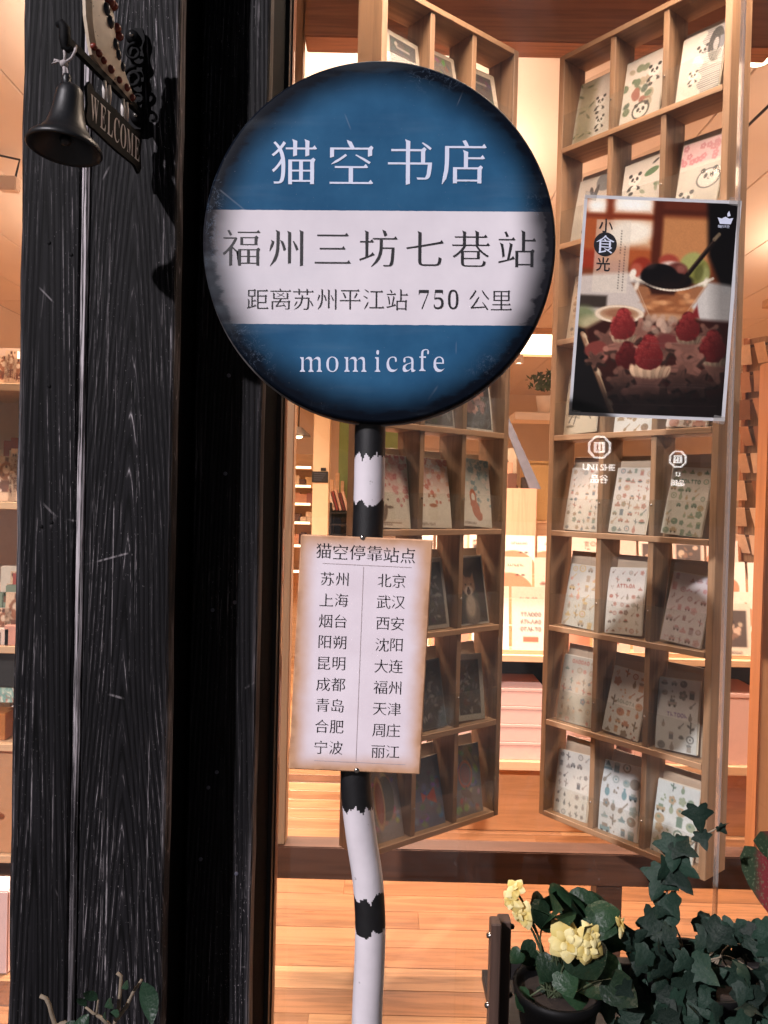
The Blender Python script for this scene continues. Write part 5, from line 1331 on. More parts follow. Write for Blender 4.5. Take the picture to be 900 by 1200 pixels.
for k in range(3):
    good('tape_box',6+k*9,0,.045,.05+.012*k,mat_plain('tape_box_%d'%k,srgb(*[(200,110,96),(226,196,180),(214,150,130)][k]),.6),['red','cream','salmon'][k]+' small box in a row on the third left shelf front','box',zz_['c'],.03,.005)
cbx=empty('kraft_box',(P(5,940,SY).x,SY+.02,zz_['e']+.001),label='kraft drawer box on the lowest left shelf beside the timber column',cat='drawer')
box('drawer_front',-.16,.075,0,.3,0,zz_['d']-.03-zz_['e'],M['cardboard'],cbx,.003)
lathe('knob',[(0,.02),(.012,.016),(.006,0)],M['light_wood'],cbx,14,(-.03,0,.15),Matrix.Rotation(R(90),4,'X'))
bag=empty('paper_bag',(P(-9,1190,2.4).x,2.4,0.001),label='tall pale pink paper bag on the floor left of the timber column',cat='bag')
bm=bmesh.new(); box_bm(bm,-.12,.045,0,.1,0,P(2,1045,2.4).z,.004)
bm_obj('bag_body',bm,mat_plain('pink_bag',srgb(224,190,186),.7,var=.04),bag)
# track lamp upper left
tl=empty('track_lamp',(P(11,215,4.0).x,4.0,P(11,215,4.0).z),label='small cream track lamp hanging left of the timber column',cat='lamp')
box('lamp_body',-.045,.045,-.03,.03,-.04,.03,M['wall'],tl,.006); tube('lamp_arm',[(.03,0,.03),(.05,0,.12),(-.12,0,ZC-tl.location.z-.001)],.006,M['dark_frame'],tl,8)
tk=box('ceiling_rail',-.9,.6,-.015,.015,0,.025,M['dark_frame'],None,.002); tk.location=(P(10,101,3.4).x,3.4,P(10,101,3.4).z); tag(tk,'thin dark hanging rail left of the timber column','rail')
tu=empty('strip_lamp',(P(20,233,5).x,5,P(20,233,5).z),label='short glowing strip lamp left of the timber column',cat='lamp'); o=tube('glowing_tube',[(-.09,0,.05),(.09,0,-.05)],.010,mat_emit('tube_glow',(1,.85,.65,1),12),tu,10)

# ------------------------------------------------------------ card display on the right wall
WRX=P(900,480,3.9).x
wr=empty('wall_card_display',(P(868,500,4.6).x,4.6,0),label='slanted wall display with rows of hooked cards right of the glass joint',cat='display')
ang=math.atan2(-1.6,1.0)
wr.rotation_euler=(0,0,ang)
zl=P(868,398,4.6).z; 
box('back_board',0,1.9,0,.02,.9,zl,M['post_wood'],wr,.002)
for k in range(6): box('upright',.02+.28*k,.045+.28*k,-.03,-.001,.9,zl,mat_wood('upright_tan',srgb(176,118,82),'z'),wr,.002) if k<7 else None
rg=random.Random(5); cb=None; hk=None; mcards=[]
for t in ((206,170,142),(178,134,106),(220,192,168),(132,92,70)): mcards.append(mat_plain('hung_card',srgb(*t),.6))
bases=[box('tmp',-.034,.034,0,.006,-.115,0,m,None,.001) for m in mcards]
nh=0
for r in range(11):
    z=zl-.05-r*.155
    rl=box('hook_rail',.02,1.88,-.05,-.035,z-.012,z+.002,M['beam_wood'],wr,.001)
    for c in range(16):
        qq=CM.inverted()@(Matrix.Translation(wr.location)@Matrix.Rotation(ang,4,'Z')@Vector((.06+c*.095,-.07,z)))
        if 450+FPX*qq.x/-qq.z>912: continue
        b0=bases[rg.randrange(4)]
        o=bpy.data.objects.new('hanging_card',b0.data); link(o); 
        loc=Matrix.Translation(wr.location)@Matrix.Rotation(ang,4,'Z')@Vector((.06+c*.095,-.065-.03*rg.random(),z-.002)); o.location=loc; o.rotation_euler=(R(rg.uniform(10,24)),0,ang+R(rg.uniform(-15,15)))
        tag(o,'brown packet card on the slanted wall display, %s row, %s from its inner end'%(['top','second','third','fourth','fifth','sixth','seventh','eighth','ninth','tenth','bottom'][r],['first','second','third','fourth','fifth','sixth','seventh','eighth','ninth','tenth','11th','12th','13th','14th','15th','16th'][c]),'card','cards hooked on the wall display'); nh+=1
for b0 in bases: bpy.data.objects.remove(b0)

# ------------------------------------------------------------ ceiling lamps (lit)
def ceil_lamp(x,y,wx,wy,power,label,drop=.35,up=.12):
    c=empty('ceiling_light',(x,y,ZC-.001),label=label,cat='ceiling light',group='square light panels in the shop ceiling')
    bm=bmesh.new()
    for a in ((-wx/2-.06,wx/2+.06,-wy/2-.06,-wy/2),(-wx/2-.06,wx/2+.06,wy/2,wy/2+.06),(-wx/2-.06,-wx/2,-wy/2,wy/2),(wx/2,wx/2+.06,-wy/2,wy/2)): box_bm(bm,*a,-.05,0,.002)
    bm_obj('frame',bm,M['light_wood'],c)
    box('diffuser',-wx/2,wx/2,-wy/2,wy/2,-.02,-.012,mat_emit('diffuser_glow',(1,.74,.52,1),5),c,0)
    L=bpy.data.lights.new('panel_glow','AREA'); L.shape='RECTANGLE'; L.size=wx; L.size_y=wy; L.energy=power; L.color=(1,.765,.61); L.spread=R(125)
    o=bpy.data.objects.new('panel_glow',L); link(o,c); o.location=(0,0,-.055)
    if drop:   # hung below the ceiling with an added up lamp to brighten the ceiling
        c.location.z-=drop
        for sx in (-1,1): tube('hanger',[(sx*wx*.4,0,0),(sx*wx*.4,0,drop)],.004,M['black_metal'],c,6)
        L2=bpy.data.lights.new('ceiling_fill','AREA'); L2.shape='RECTANGLE'; L2.size=wx; L2.size_y=wy; L2.energy=power*up; L2.color=(1,.765,.61)
        o2=bpy.data.objects.new('ceiling_fill',L2); link(o2,c); o2.location=(0,0,.012); o2.rotation_euler=(R(180),0,0)
LW=82
q=P(612,400,1); YL=(ZC-CAM_Z)/(q.z-CAM_Z); q=P(612,400,YL)
ceil_lamp(q.x,YL,.9,1.2,LW,'square lit ceiling panel seen between the two racks',0)
ceil_lamp(-1.55,5.1,.7,.9,LW,'lit ceiling panel toward the left wall of the shop')
ceil_lamp(2.9,4.6,.8,1.0,LW,'lit ceiling panel toward the right wall of the shop')
ceil_lamp(.15,4.0,.7,.8,LW,'lit ceiling panel over the left end of the display table')
ceil_lamp(-.86,2.9,.5,.4,LW*.7,'lit ceiling panel close behind the timber column')
ceil_lamp(.0,3.15,.5,.25,LW*.5,'lit ceiling panel behind the round sign')
ceil_lamp(2.3,2.9,.7,.5,LW*.8,'lit ceiling panel just outside the right edge of the view')
ceil_lamp(-1.3,8.6,.7,1.2,LW,'lit ceiling panel at the back of the shop')
ceil_lamp(.45,1.86,1.3,.12,LW*.42,'long narrow ceiling light just inside the window above the racks',0)
sl_=empty('spot_lamp',(P(608,430,6.0).x,6.0,P(608,423,6.0).z),label='small lit spotlight under the ceiling panel in the gap',cat='lamp')
lathe('lamp_head',[(0,.05),(.03,.045),(.035,-.02),(.028,-.02),(.02,.03)],M['wall'],sl_,18)
lathe('bulb',[(0,-.016),(.024,-.014),(.024,-.01),(0,-.008)],mat_emit('spot_glow',(1,.85,.65,1),10),sl_,16)
tube('stem',[(0,0,.05),(0,0,ZC-sl_.location.z-.001)],.006,M['wall'],sl_,8)
sp2=empty('spot_lamp',(P(889,70,2.62).x,2.62,P(889,66,2.62).z),label='bright lit spotlight at the upper right edge beyond the glass joint',cat='lamp')
lathe('lamp_head',[(0,.06),(.035,.05),(.04,-.02),(.033,-.02),(.025,.03)],M['wall'],sp2,18)
lathe('bulb',[(0,-.022),(.03,-.018),(.03,-.01),(0,-.008)],mat_emit('spot_glow2',(1,.85,.65,1),18),sp2,16)
tube('stem',[(0,0,.06),(0,0,max(.07,ZC-sp2.location.z-.001))],.006,M['dark_frame'],sp2,8)

# ------------------------------------------------------------ planter stand and plants outside
def leafmat(name,c,c2,vein=.25,rough=.42):
    m,nt,b,o=newmat(name); n=N(nt); v=n.obj(); rn=n.rnd()
    X,Y_,Z=n.xyz(v)
    f=n.noise(v,30,3); col=n.ramp(n.math('ADD',n.math('MULTIPLY',f,.5),n.math('MULTIPLY',rn,.5)),[(.25,c),(.8,c2)])
    a_=n.math('ABSOLUTE',X); mid=n.sstep(a_,.0011,.0002)
    side=n.math('FRACT',n.math('MULTIPLY',n.math('SUBTRACT',Z,n.math('MULTIPLY',a_,.9)),110.0)); sv=n.math('MULTIPLY',n.sstep(n.math('ABSOLUTE',n.math('SUBTRACT',side,.5)),.06,.0),.5)
    k=n.math('MULTIPLY',n.math('MAXIMUM',mid,sv),vein)
    n.l(n.mix(k,col,srgb(150,165,140)),b.inputs['Base Color']); b.inputs['Roughness'].default_value=rough
    b.inputs['Subsurface Weight'].default_value=0
    n.l(n.bump(n.noise(v,4,2),.12,.05),b.inputs['Normal']); b.inputs['Specular IOR Level'].default_value=.18
    return m
ivym=leafmat('ivy_leaf',srgb(10,23,19),srgb(29,52,42),.34,.58)
begm=leafmat('begonia_leaf',srgb(16,32,21),srgb(36,62,40),.3)
stemm=mat_plain('stem_green',srgb(62,72,50),.6); barkm=mat_plain('grey_bark',srgb(120,108,92),.8,var=.25,nscale=80,bump=.6)
def leaf_mesh(name,outl,fold,mat,curl=.1,sz=1):
    """leaf: stalk at origin, tip toward +z, folded a little along its midrib; outline is the right half"""
    V=[];F=[]
    n_=len(outl)
    for i,(x,z) in enumerate(outl): V.append((0,-curl*z*z/sz,z))           # midrib
    for sgn in (1,-1):
        for i,(x,z) in enumerate(outl): V.append((sgn*x,fold*x+(-curl*z*z/sz)+.0,z))
    me=bpy.data.meshes.new(name); 
    # midrib points only need monotone z; connect strips
    zs_=[o_[1] for o_ in outl]
    V=[];F=[]
    mids=[]
    zmin,zmax=0.0,outl[-1][1]
    for i,(x,z) in enumerate(outl): mz=zmax*i/(n_-1); mids.append(len(V)); V.append((0,curl*mz*mz/sz,mz))
    for sgn in (1,-1):
        rim=[]
        for i,(x,z) in enumerate(outl):
            if x<1e-6: rim.append(mids[i] if i in (0,n_-1) else mids[i]); continue
            rim.append(len(V)); V.append((sgn*x,-fold*x+curl*z*z/sz,z))
        for i in range(n_-1):
            a,b,c,d=mids[i],mids[i+1],rim[i+1],rim[i]
            f=[a,d,c,b] if sgn>0 else [a,b,c,d]
            ff=[]; [ff.append(q) for q in f if q not in ff]
            if len(ff)>2: F.append(ff)
    me.from_pydata(V,[],F); me.materials.append(mat); me.polygons.foreach_set('use_smooth',[True]*len(me.polygons)); me.update(); return me
def scale_o(o,s): return [(x*s,z*s) for x,z in o]
ivo=[(0,0),(.14,-.10),(.34,-.12),(.40,-.02),(.36,.10),(.56,.20),(.62,.30),(.40,.42),(.24,.50),(.22,.66),(.12,.86),(0,1.0)]
ivo2=[(0,0),(.18,-.08),(.36,-.04),(.40,.10),(.54,.28),(.46,.40),(.26,.52),(.18,.72),(0,.95)]
ivl=[leaf_mesh('ivy_leaf_a',ivo,.28,ivym,.22),leaf_mesh('ivy_leaf_b',ivo2,.35,ivym,.35),leaf_mesh('ivy_leaf_c',ivo,.5,ivym,-.15)]
bego=[(0,0),(.2,-.14),(.42,-.10),(.55,.08),(.60,.30),(.52,.50),(.44,.60),(.34,.74),(.18,.88),(0,1.0)]
bgl=[leaf_mesh('begonia_leaf_a',bego,.25,begm,.3),leaf_mesh('begonia_leaf_b',bego,.45,begm,.5)]
def put_leaf(name,me,parent,pos,size,tipdir,facing,rg,poff):
    """tip toward tipdir, upper face toward facing"""
    z=Vector(tipdir).normalized(); f=Vector(facing).normalized(); x=z.cross(-f).normalized() if z.cross(f).length>.05 else Vector((1,0,0)); y=z.cross(x)
    o=bpy.data.objects.new(name,me); link(o,parent)
    Mx=Matrix((x,y,z)).transposed(); o.location=Vector(pos)-poff; o.rotation_euler=Mx.to_euler(); o.scale=(size,)*3; return o
# wooden plant stand
PS=Vector((P(590,1200,1.36).x,1.36,-.12))
ws=empty('plant_stand',PS,label='dark wooden plant stand with bolted uprights holding the flower pots',cat='plant stand')
dw_=mat_wood('stand_dark_wood',srgb(70,52,44),'z',.6,.35,1.6)
dwx=mat_wood('stand_dark_rail',srgb(30,26,26),'x',.6,.35,1.6)
u0,u1,u2=P(574.5,1100,1.34).x-PS.x,P(586.5,1100,1.34).x-PS.x,P(599,1100,1.36).x-PS.x
ztop=P(580,1080,1.34).z-PS.z
box('upright',u0,u1,-.03,.0,0,ztop,dw_,ws,.002); box('upright',u1+.001,u2,.0,.03,0,P(592,1077,1.37).z-PS.z,dw_,ws,.002)
zr0,zr1=P(620,1152,1.36).z-PS.z,P(620,1129,1.36).z-PS.z
box('cross_rail',u2+.001,1.05,.005,.028,zr0,zr1,dwx,ws,.002)
box('pot_shelf',u1,1.05,-.16,.2,P(620,1260,1.3).z-PS.z,P(620,1245,1.3).z-PS.z,dwx,ws,.002)
for xx in (1.0,): box('upright',xx,xx+.03,-.0,.03,0,zr0-.001,dw_,ws,.002); box('upright',xx,xx+.03,-.15,-.12,0,P(620,1260,1.3).z-PS.z-.001,dw_,ws,.002)
box('upright',u1,u2,-.15,-.12,0,P(620,1260,1.3).z-PS.z-.001,dw_,ws,.002)
for py in (1098,1180):
    q=P(574,py,1.34)-PS; lathe('bolt',[(0,.006),(.004,.005),(.0055,0)],M['screw'],ws,10,(u0-.0005,-.015,q.z),Matrix.Rotation(R(-90),4,'Y'))
    lathe('bolt',[(0,.008),(.004,.006),(.0055,0)],M['black_metal'],ws,10,(u2+.0005,.015,q.z),Matrix.Rotation(R(90),4,'Y'))
zsh=P(620,1245,1.3).z+.001
def pot(name_loc,r,h,mat,parent): return lathe('pot',[(0,0),(r*.68,0),(r*.95,h*.86),(r*1.0,h*.87),(r*1.03,h),(r*.95,h),(r*.93,h*.9),(r*.9,h*.82),(0,h*.82)],mat,parent,40)
blackpot=mat_plain('black_plastic_pot',srgb(10,10,11),.55,var=.3,spec=.15); soil=mat_plain('soil',srgb(40,30,24),.95,var=.4,nscale=60,bump=.8)
# begonia
bp0=Vector((P(652,1200,1.30).x,1.30,zsh))
bg_=empty('begonia',bp0,label='pale yellow double begonia with dark leaves in a black pot',cat='plant')
ph=P(650,1176,1.25).z-zsh
pot(None,.072,ph,blackpot,bg_); lathe('soil',[(0,ph*.83),(.064,ph*.83)],soil,bg_,20)
rg=random.Random(12)
def stem(name,pts,r,mat,parent,off,seg=7): 
    pts=[Vector(p)-off for p in pts]; return tube(name,resample(pts,.012),[r]*len(resample(pts,.012)),mat,parent,seg)
root=Vector((bp0.x,1.30,zsh+ph*.82))
bleaf=[(640,1055,30,(-.2,-.3,.8)),(665,1050,32,(.3,-.3,.9)),(690,1062,30,(.8,-.2,.3)),(625,1060,24,(-.8,-.2,.5)),(655,1072,36,(.2,-.6,.4)),(680,1080,34,(.8,-.4,.1)),(705,1085,30,(.8,-.4,-.3)),(700,1060,24,(.7,-.2,.5)),
 (632,1075,26,(-.7,-.4,-.1)),(645,1065,30,(-.3,-.6,.5)),(672,1062,34,(.3,-.6,.6)),(712,1072,24,(.9,-.2,.1)),(618,1120,20,(-.9,-.2,-.5)),(604,1122,13,(-.8,-.2,-.7)),(640,1138,22,(-.5,-.3,-.6)),(648,1160,26,(-.4,-.4,-.8)),
 (665,1155,22,(.3,-.5,-.7)),(640,1178,24,(-.3,-.6,-.7)),(690,1130,38,(.3,-.8,-.5)),(700,1148,42,(.4,-.7,-.6)),(676,1170,26,(0,-.6,-.8)),(700,1115,36,(.6,-.5,.2)),(720,1100,26,(.9,-.3,-.1)),(715,1150,34,(.8,-.4,-.5)),(730,1165,30,(.6,-.5,-.6)),(688,1095,30,(.2,-.7,.2)),(663,1135,26,(-.2,-.7,-.5)),(655,1180,22,(-.5,-.5,-.6)),(628,1168,30,(-.6,-.6,-.4)),(652,1176,34,(.1,-.8,-.5)),(676,1184,34,(.4,-.8,-.4)),(636,1150,24,(-.6,-.5,.2)),(612,1175,20,(-.8,-.5,-.3))]
for i,(px,py,s_px,tip) in enumerate(bleaf):
    Yd=1.30+rg.uniform(-.07,.05); q=P(px,py,Yd); sz=s_px*PXM(Yd)*1.25
    put_leaf('leaf',bgl[i%2],bg_,q-Vector(tip).normalized()*sz*.5,sz,tip,(rg.uniform(-.4,.4),-1,rg.uniform(.1,.9)),rg,bp0)
    if i%2==0: stem('leaf_stalk',[root+Vector((rg.uniform(-.02,.02),0,0)),(root+q)/2+Vector((rg.uniform(-.02,.02),0,.02)),q-Vector(tip).normalized()*sz*.5],.0015,stemm,bg_,bp0,6)
petm,ntp,bpp,oo_=newmat('begonia_petal'); nn2=N(ntp); ntp.nodes.remove(bpp)
df=nn2.n('ShaderNodeBsdfDiffuse'); tr_=nn2.n('ShaderNodeBsdfTranslucent'); mx_=nn2.n('ShaderNodeMixShader'); mx_.inputs[0].default_value=.25
cc=nn2.ramp(nn2.math('ADD',nn2.math('MULTIPLY',nn2.rnd(),.6),nn2.math('MULTIPLY',nn2.xyz(nn2.obj())[2],.5)),[(.1,srgb(188,156,74)),(.5,srgb(224,204,128)),(.95,srgb(242,231,176))]); nn2.l(cc,df.inputs[0]); nn2.l(cc,tr_.inputs[0]); nn2.l(df.outputs[0],mx_.inputs[1]); nn2.l(tr_.outputs[0],mx_.inputs[2]); nn2.l(mx_.outputs[0],oo_.inputs[0])
# petal: cupped round blade
V=[];F=[]; nu,nv=6,6
for j_ in range(nv+1):
    v_=j_/nv; wd=.44*math.sin(math.pi*min(1,v_*.86+.08))**.7
    for i in range(nu+1):
        u=(i/nu-.5)*2; V.append((u*wd,.28*v_*v_-.16*(1-u*u)*math.sin(math.pi*v_)+.03*math.sin(5*u+3*v_),v_*(1-.08*u*u)))
for j_ in range(nv):
    for i in range(nu): a_=j_*(nu+1)+i; F.append((a_,a_+1,a_+nu+2,a_+nu+1))
pm_=bpy.data.meshes.new('petal'); pm_.from_pydata(V,[],F); pm_.materials.append(petm); pm_.polygons.foreach_set('use_smooth',[True]*len(F))
def flower(px,py,s_px,axis,full,rgs):
    rg=random.Random(rgs); Yd=1.225 if px>630 else 1.26; c=P(px,py,Yd); s=s_px*PXM(Yd)/2
    fl_=bpy.data.objects.new('flower',bpy.data.meshes.new('flower_heart')); 
    bm=bmesh.new(); bmesh.ops.create_icosphere(bm,subdivisions=2,radius=s*.2); bm.to_mesh(fl_.data); bm.free(); fl_.data.materials.append(petm)
    link(fl_,bg_); fl_.location=c-bp0
    ax_=Vector(axis).normalized(); t1=ax_.orthogonal().normalized(); t2=ax_.cross(t1)
    for ring,(nn_,op,sc_) in enumerate(((full,1.45,1.15),(full-1,1.05,.9),(max(3,full-3),.6,.62))):
        for k in range(nn_):
            a_=2*math.pi*(k+.5*ring)/nn_+rg.uniform(-.15,.15); rad=t1*math.cos(a_)+t2*math.sin(a_)
            op_=op+rg.uniform(-.25,.2); z=(rad*math.sin(op_)+ax_*math.cos(op_)).normalized(); y=-(ax_*math.sin(op_)-rad*math.cos(op_)).normalized(); x=y.cross(z)
            o=bpy.data.objects.new('petal',pm_); link(o,fl_); o.rotation_euler=Matrix((x,y,z)).transposed().to_euler(); o.scale=(s*sc_*rg.uniform(.85,1.1),)*3; o.location=ax_*s*.05
    stem('flower_stalk',[root,(root+c)/2+Vector((0,.02,.02)),c],.0018,stemm,bg_,bp0,6)
flower(664,1103,42,(-.2,-1,.35),7,1); flower(688,1108,40,(.3,-1,.2),7,2); flower(692,1096,30,(.6,-.7,.6),6,3)
flower(604,1042,24,(-.3,-.5,.9),5,4); flower(600,1056,24,(-.7,-.8,.1),5,5); flower(615,1072,28,(-.4,-1,0),5,6); flower(606,1068,20,(-.8,-.6,-.2),4,7)
flower(725,1082,28,(.9,-.5,.3),4,8)
# ivy
ip=Vector((P(815,1230,1.36).x,1.36,zsh))
iv=empty('ivy_plant',ip,label='dark green ivy with one shoot climbing over the rack corner',cat='plant')
pot(None,.095,.13,blackpot,iv); lathe('soil',[(0,.11),(.085,.11)],soil,iv,20)
rg=random.Random(42)
iroot=ip+Vector((0,0,.12))
def ivleaf(px,py,s_px,Yd,tip=None,face=None):
    q=P(px,py,Yd); tip=tip or (rg.uniform(-.8,.8),rg.uniform(-.5,.1),rg.uniform(-1,.25)); sz=s_px*PXM(Yd)
    face=face or (rg.uniform(-.5,.3),-1,rg.uniform(-.1,.9))
    return put_leaf('leaf',ivl[rg.randrange(3)],iv,q-Vector(tip).normalized()*sz*.45,sz,tip,face,rg,ip)
# shoot over the rack
shoot=[(795,1150,1.34),(800,1110,1.34),(782,1060,1.33),(786,1020,1.33),(800,1000,1.33),(815,985,1.33),(832,975,1.33),(846,968,1.33)]
stem('shoot',[P(*s_) for s_ in shoot],.0016,barkm,iv,ip)
stem('shoot',[P(775,1080,1.34),P(790,1050,1.34),P(799,1016,1.34)],.0014,barkm,iv,ip)
for px,py,s_,tip,fc in ((820,960,27,(.1,-.2,-1),(-.2,-1,.2)),(824,985,18,(.3,-.3,-1),None),(848,968,13,(.5,-.2,.9),(.9,-.6,0)),(847,973,11,(.6,-.3,-.6),None),(790,1000,34,(-.2,-.4,-.9),(-.2,-1,.5)),(803,995,26,(.6,-.4,-.4),(.2,-1,.6)),
   (772,1035,34,(-.5,-.4,-.8),(-.3,-1,.4)),(778,1022,26,(-.7,-.3,-.2),None),(797,1030,32,(.5,-.4,-.8),(.1,-1,.5)),(806,1020,24,(.7,-.4,-.2),None),(788,1062,26,(.2,-.4,-.9),None),(775,1065,24,(-.6,-.4,-.6),None),(768,1095,30,(-.4,-.4,-.8),None),(780,1085,30,(.1,-.4,-.9),None)):
    ivleaf(px,py,s_*1.15,1.32,tip,fc)
def inmass(px,py):
    top=np.interp(px,[690,715,745,765,800,815,850,862,872,900],[1150,1140,1080,1070,1100,1072,1068,1085,1090,1085])
    top2=np.interp(px,[640,690,730,745],[1190,1178,1128,1090]) if px<745 else top
    return py>top2
n_=0
while n_<190:
    px=rg.uniform(690,925); py=rg.uniform(1060,1230)
    if not inmass(px,py-6): continue
    if px<735 and rg.random()<.5: continue
    if 835<px<868 and py<1120 and rg.random()<.6: continue
    ivleaf(px,py,rg.uniform(20,40),1.36+rg.uniform(-.12,.09)-(py-1100)*.0004); n_+=1
for k in range(12):
    a_=P(rg.uniform(730,900),rg.uniform(1090,1160),1.36); stem('shoot',[iroot+Vector((rg.uniform(-.05,.05),0,0)),(iroot+a_)/2+Vector((rg.uniform(-.03,.03),0,.03)),a_],.0016,barkm,iv,ip,6)
# backdrop of leaves standing in the shade between stems
# caladium leaf at the right edge
cm_,ntc,bc2,oc=newmat('caladium_leaf'); n=N(ntc); v=n.obj(); X,Y_,Z=n.xyz(v)
k=n.sstep(n.math('ADD',n.math('ABSOLUTE',X),n.math('MULTIPLY',n.noise(v,8,4),.25)),.42,.18)
c=n.mix(k,srgb(36,48,32),srgb(96,32,36)); sp_=n.sstep(n.noise(v,22,3),.58,.62); c=n.mix(n.math('MULTIPLY',sp_,.5),c,srgb(84,92,70)); n.l(c,bc2.inputs['Base Color']); bc2.inputs['Roughness'].default_value=.75; bc2.inputs['Specular IOR Level'].default_value=.1
calo=[(0,0),(.24,-.2),(.44,-.18),(.52,.05),(.48,.3),(.36,.55),(.18,.8),(0,1.0)]
cp0=Vector((P(930,1200,1.45).x,1.45,-.12))
cal=empty('caladium',cp0,label='red and green mottled caladium leaf reaching in at the right edge',cat='plant')
cml=leaf_mesh('caladium_leaf',calo,.3,cm_,.2)
pot(None,.1,.28,blackpot,cal); lathe('soil',[(0,.23),(.09,.23)],soil,cal,20)
cr=cp0+Vector((0,0,.23))
for px,py,s_,tip in ((900,1038,58,(-.12,-.3,-1)),(945,1000,70,(.6,-.4,-.5)),(960,1090,60,(.7,-.4,-.7)),(930,1150,54,(.2,-.6,-.7))):
    q=P(px,py,1.45); sz=s_*PXM(1.45); tv=Vector(tip).normalized(); b0=q-tv*sz*.5
    put_leaf('leaf',cml,cal,b0,sz,tip,(-.4,-1,.3),rg,cp0); stem('leaf_stalk',[cr,(cr+b0)/2+Vector((.02,0,.04)),b0+Vector((0,.0,.02)),b0],.0022,stemm,cal,cp0,7)
# cut shrub, lower left
sp0=Vector((P(122,1330,1.02).x,1.02,-.12))
sh_=empty('cut_shrub',sp0,label='pruned shrub with few glossy leaves at the foot of the timber column',cat='shrub')
pot(None,.12,.30,blackpot,sh_); lathe('soil',[(0,.25),(.11,.25)],soil,sh_,20)
sr=sp0+Vector((0,0,.25)); Q=lambda px,py,Y=1.02: P(px,py,Y)
def twig(pts,r0,r1):
    pts=resample([Vector(p)-sp0 for p in pts],.012); n_=len(pts); return tube('stem',pts,[r0+(r1-r0)*i/(n_-1) for i in range(n_)],barkm,sh_,8)
twig([sr,Q(120,1280),Q(132,1210),Q(139,1180),Q(141,1160),Q(142,1144),Q(137,1140)],.006,.0022)
twig([Q(136,1195),Q(148,1180),Q(156,1163),Q(166,1148)],.003,.0016)
twig([sr,Q(90,1260),Q(64,1200),Q(58,1178),Q(54,1170),Q(47,1167)],.005,.0026)
twig([Q(132,1205),Q(118,1192),Q(110,1188),Q(100,1180)],.0028,.0014)
twig([Q(113,1190),Q(115,1172)],.0016,.001)
ovo=[(0,0),(.10,.10),(.21,.25),(.26,.42),(.25,.58),(.19,.76),(.09,.91),(0,1.02)]
shm=leafmat('shrub_leaf',srgb(22,42,30),srgb(40,64,46),.3,.4); shl=[leaf_mesh('shrub_leaf_a',ovo,.3,shm,.25),leaf_mesh('shrub_leaf_b',ovo,.5,shm,.4)]
for i,(px,py,s_,tip,fc) in enumerate(((167,1150,46,(.42,-.1,-1),(-.2,-1,.3)),(142,1158,18,(.8,-.2,.6),(0,-1,.8)),(115,1172,22,(-.6,-.2,.5),(-.2,-1,.6)),(122,1180,24,(.8,-.3,.6),(.2,-1,.6)),(101,1180,18,(-.5,-.2,.8),None),(104,1188,30,(-.6,-.4,-.8),(-.3,-1,.2)),(120,1192,20,(.5,-.5,.4),None),(128,1188,18,(.9,-.2,.2),None),(88,1196,20,(-.6,-.3,-.5),None))):
    put_leaf('leaf',shl[i%2],sh_,Q(px,py,1.01),s_*PXM(1.01),tip,fc or (-.1,-1,.4),rg,sp0)

# ------------------------------------------------------------ lit logo signs across the street, mirrored in the glass
neon=mat_emit('white_neon',(1,.93,.9,1),9)
def logo(px,py,Yv,ss,label,txt,txt2):
    v_=P(px,py,Yv); y=2*1.617-Yv
    e=empty('logo_sign',(v_.x,y,v_.z),(0,0,0),label,'sign')
    def stroke_ring(r,w_,n_=8,ph=.39,name='emblem_ring'):
        V=[];F=[]
        for k in range(n_):
            a_=2*math.pi*k/n_+ph
            for rr_ in (r-w_,r): V.append((rr_*math.cos(a_),0,rr_*math.sin(a_)))
            for rr_ in (r-w_,r): V.append((rr_*math.cos(a_),-.02,rr_*math.sin(a_)))
        for k in range(n_):
            a_,b=4*k,4*((k+1)%n_); F+=[(a_,a_+1,b+1,b),(a_+2,b+2,b+3,a_+3),(a_+1,a_+3,b+3,b+1),(a_,b,b+2,a_+2)]
        return mesh(name,V,F,neon,e)
    stroke_ring(.115*ss,.018*ss)
    for x0,x1,z0,z1 in ((-.05,-.03,-.05,.05),(.03,.05,-.05,.05),(-.03,.03,.03,.05),(-.03,.03,-.05,-.035),(-.008,.008,-.03,.03)):
        box('emblem_bar',x0*ss,x1*ss,-.02,0,z0*ss,z1*ss,neon,e,0)
    for nm,s,z,em,wd in (('name_letters',txt,-.19,.085,.052),('lower_letters',txt2,-.30,.085,.085)):
        t_=lettering(nm,[(plain_glyph(c,-.012),(i-(len(s)-1)/2)*wd*ss,z*ss,em*ss,1) for i,c in enumerate(s)],neon,e,0)
        so_=t_.modifiers.new('depth','SOLIDIFY'); so_.thickness=.015
    box('sign_board',-.3*ss,.3*ss,-.05,-.03,-.4*ss,.16*ss,M['black_and_shade'],e,.002)
    box('sign_post',-.03,.03,-.09,-.051,-.12-v_.z,.1,M['black_metal'],e,.002)
    # the sign faces the shop (+y)
    for ch in e.children:
        pass
    return e
logo(703,524,7.4,1.0,'white glowing logo sign across the street mirrored left in the window','UNISHE','品谷')
logo(795,538,7.9,.8,'smaller white glowing logo sign across the street mirrored right','U','田品')

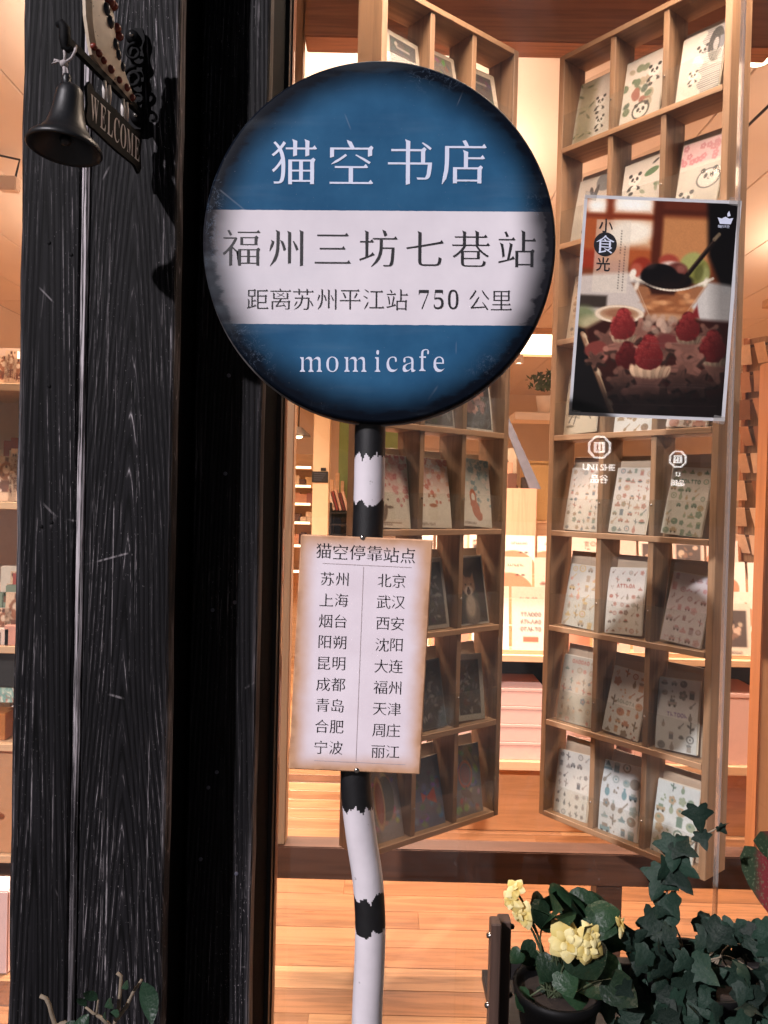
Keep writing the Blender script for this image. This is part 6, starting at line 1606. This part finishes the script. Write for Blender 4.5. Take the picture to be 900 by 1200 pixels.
# more goods crowding the far left shelves
rg=random.Random(314)
cols=[('cream',(228,208,186)),('salmon',(212,140,116)),('brown',(132,84,60)),('red',(176,80,66)),('tan',(200,158,120)),('white',(234,222,212)),('grey green',(130,140,118))]
for si,(key,sname,hmax) in enumerate((('a','top',.13),('b','second',.24),('c','third',.26),('d','fourth',.12))):
    for rowi,(dy,k) in enumerate(((.15,5),(.27,5))):
        for q in range(k):
            cn,cc_=cols[rg.randrange(len(cols))]; px=-6+q*8+rg.uniform(-1,1)+rowi*3; h_=rg.uniform(.5,1)*hmax*(1.1 if rowi else .9); w_=rg.uniform(.055,.085)
            if rg.random()<.45: p=brown_print('x',rg.randrange(99)); o=sheet('packet',w_,h_,p,.02,M['print'],None,0)
            else:
                o=box('packet',-w_/2,w_/2,0,.03,0,h_,mat_plain('packet_%d_%d_%d'%(si,rowi,q),srgb(*cc_),.55,var=.1),None,.003); box('packet_label',-w_*.3,w_*.3,-.001,-.0003,h_*.3,h_*.6,M['paper'] if cn!='white' else M['cardboard'],o,0)
            qx=P(px,600,SY+dy).x; o.location=(qx,SY+dy,zz_[key]+.001); o.rotation_euler=(0,0,R(rg.uniform(-8,8)))
            tag(o,'%s packet, %s row of the %s left shelf, %s from its edge'%(cn,['middle','back'][rowi],sname,['fifth','fourth','third','second','first'][q]),'packet','packets crowded on the left shelves')

# thin cables slung under the ceiling
for lab,pa,pb,r_ in (('thin dark cable slanting in the peach gap above the racks',[(645,40,3.6),(631,72,4.0),(618,104,4.5)],None,.003),('second thin cable close beside the first in the peach gap',[(638,40,3.6),(625,72,4.0),(612,104,4.5)],None,.003),('dark cable slanting at the upper right edge beyond the glass joint',[(866,158,3.2),(884,140,3.1),(906,119,3.0)],None,.006)):
    c=tube('cable',[P(*q) for q in pa],r_,M['dark_frame'],None,6); tag(c,lab,'cable')

# more stock in the strip between the racks: cartons and rolled prints on the pale counter and the gold box counter
rg=random.Random(55)
for i,(px,yy,zz0,w_,h_,c_,nm,lab) in enumerate((
    (593,4.86,zt2,.07,.16,(206,150,120),'carton','salmon carton standing left on the pale counter in the rack gap'),
    (600,4.78,zt2,.05,.09,(96,60,46),'carton','small brown carton at the front of the pale counter'),
    (597,5.05,zt2,.08,.26,(222,196,168),'carton','tall cream carton at the back of the pale counter'),
    (616,4.86,zt2,.05,.07,(60,44,40),'carton','tiny dark carton beside the bin of prints'))):
    o=box(nm,-w_/2,w_/2,0,.06,0,h_,mat_plain('carton_%d'%i,srgb(*c_),.6,var=.1),None,.003); o.location=(P(px,600,yy).x,yy,zz0+.001); tag(o,lab,'carton')
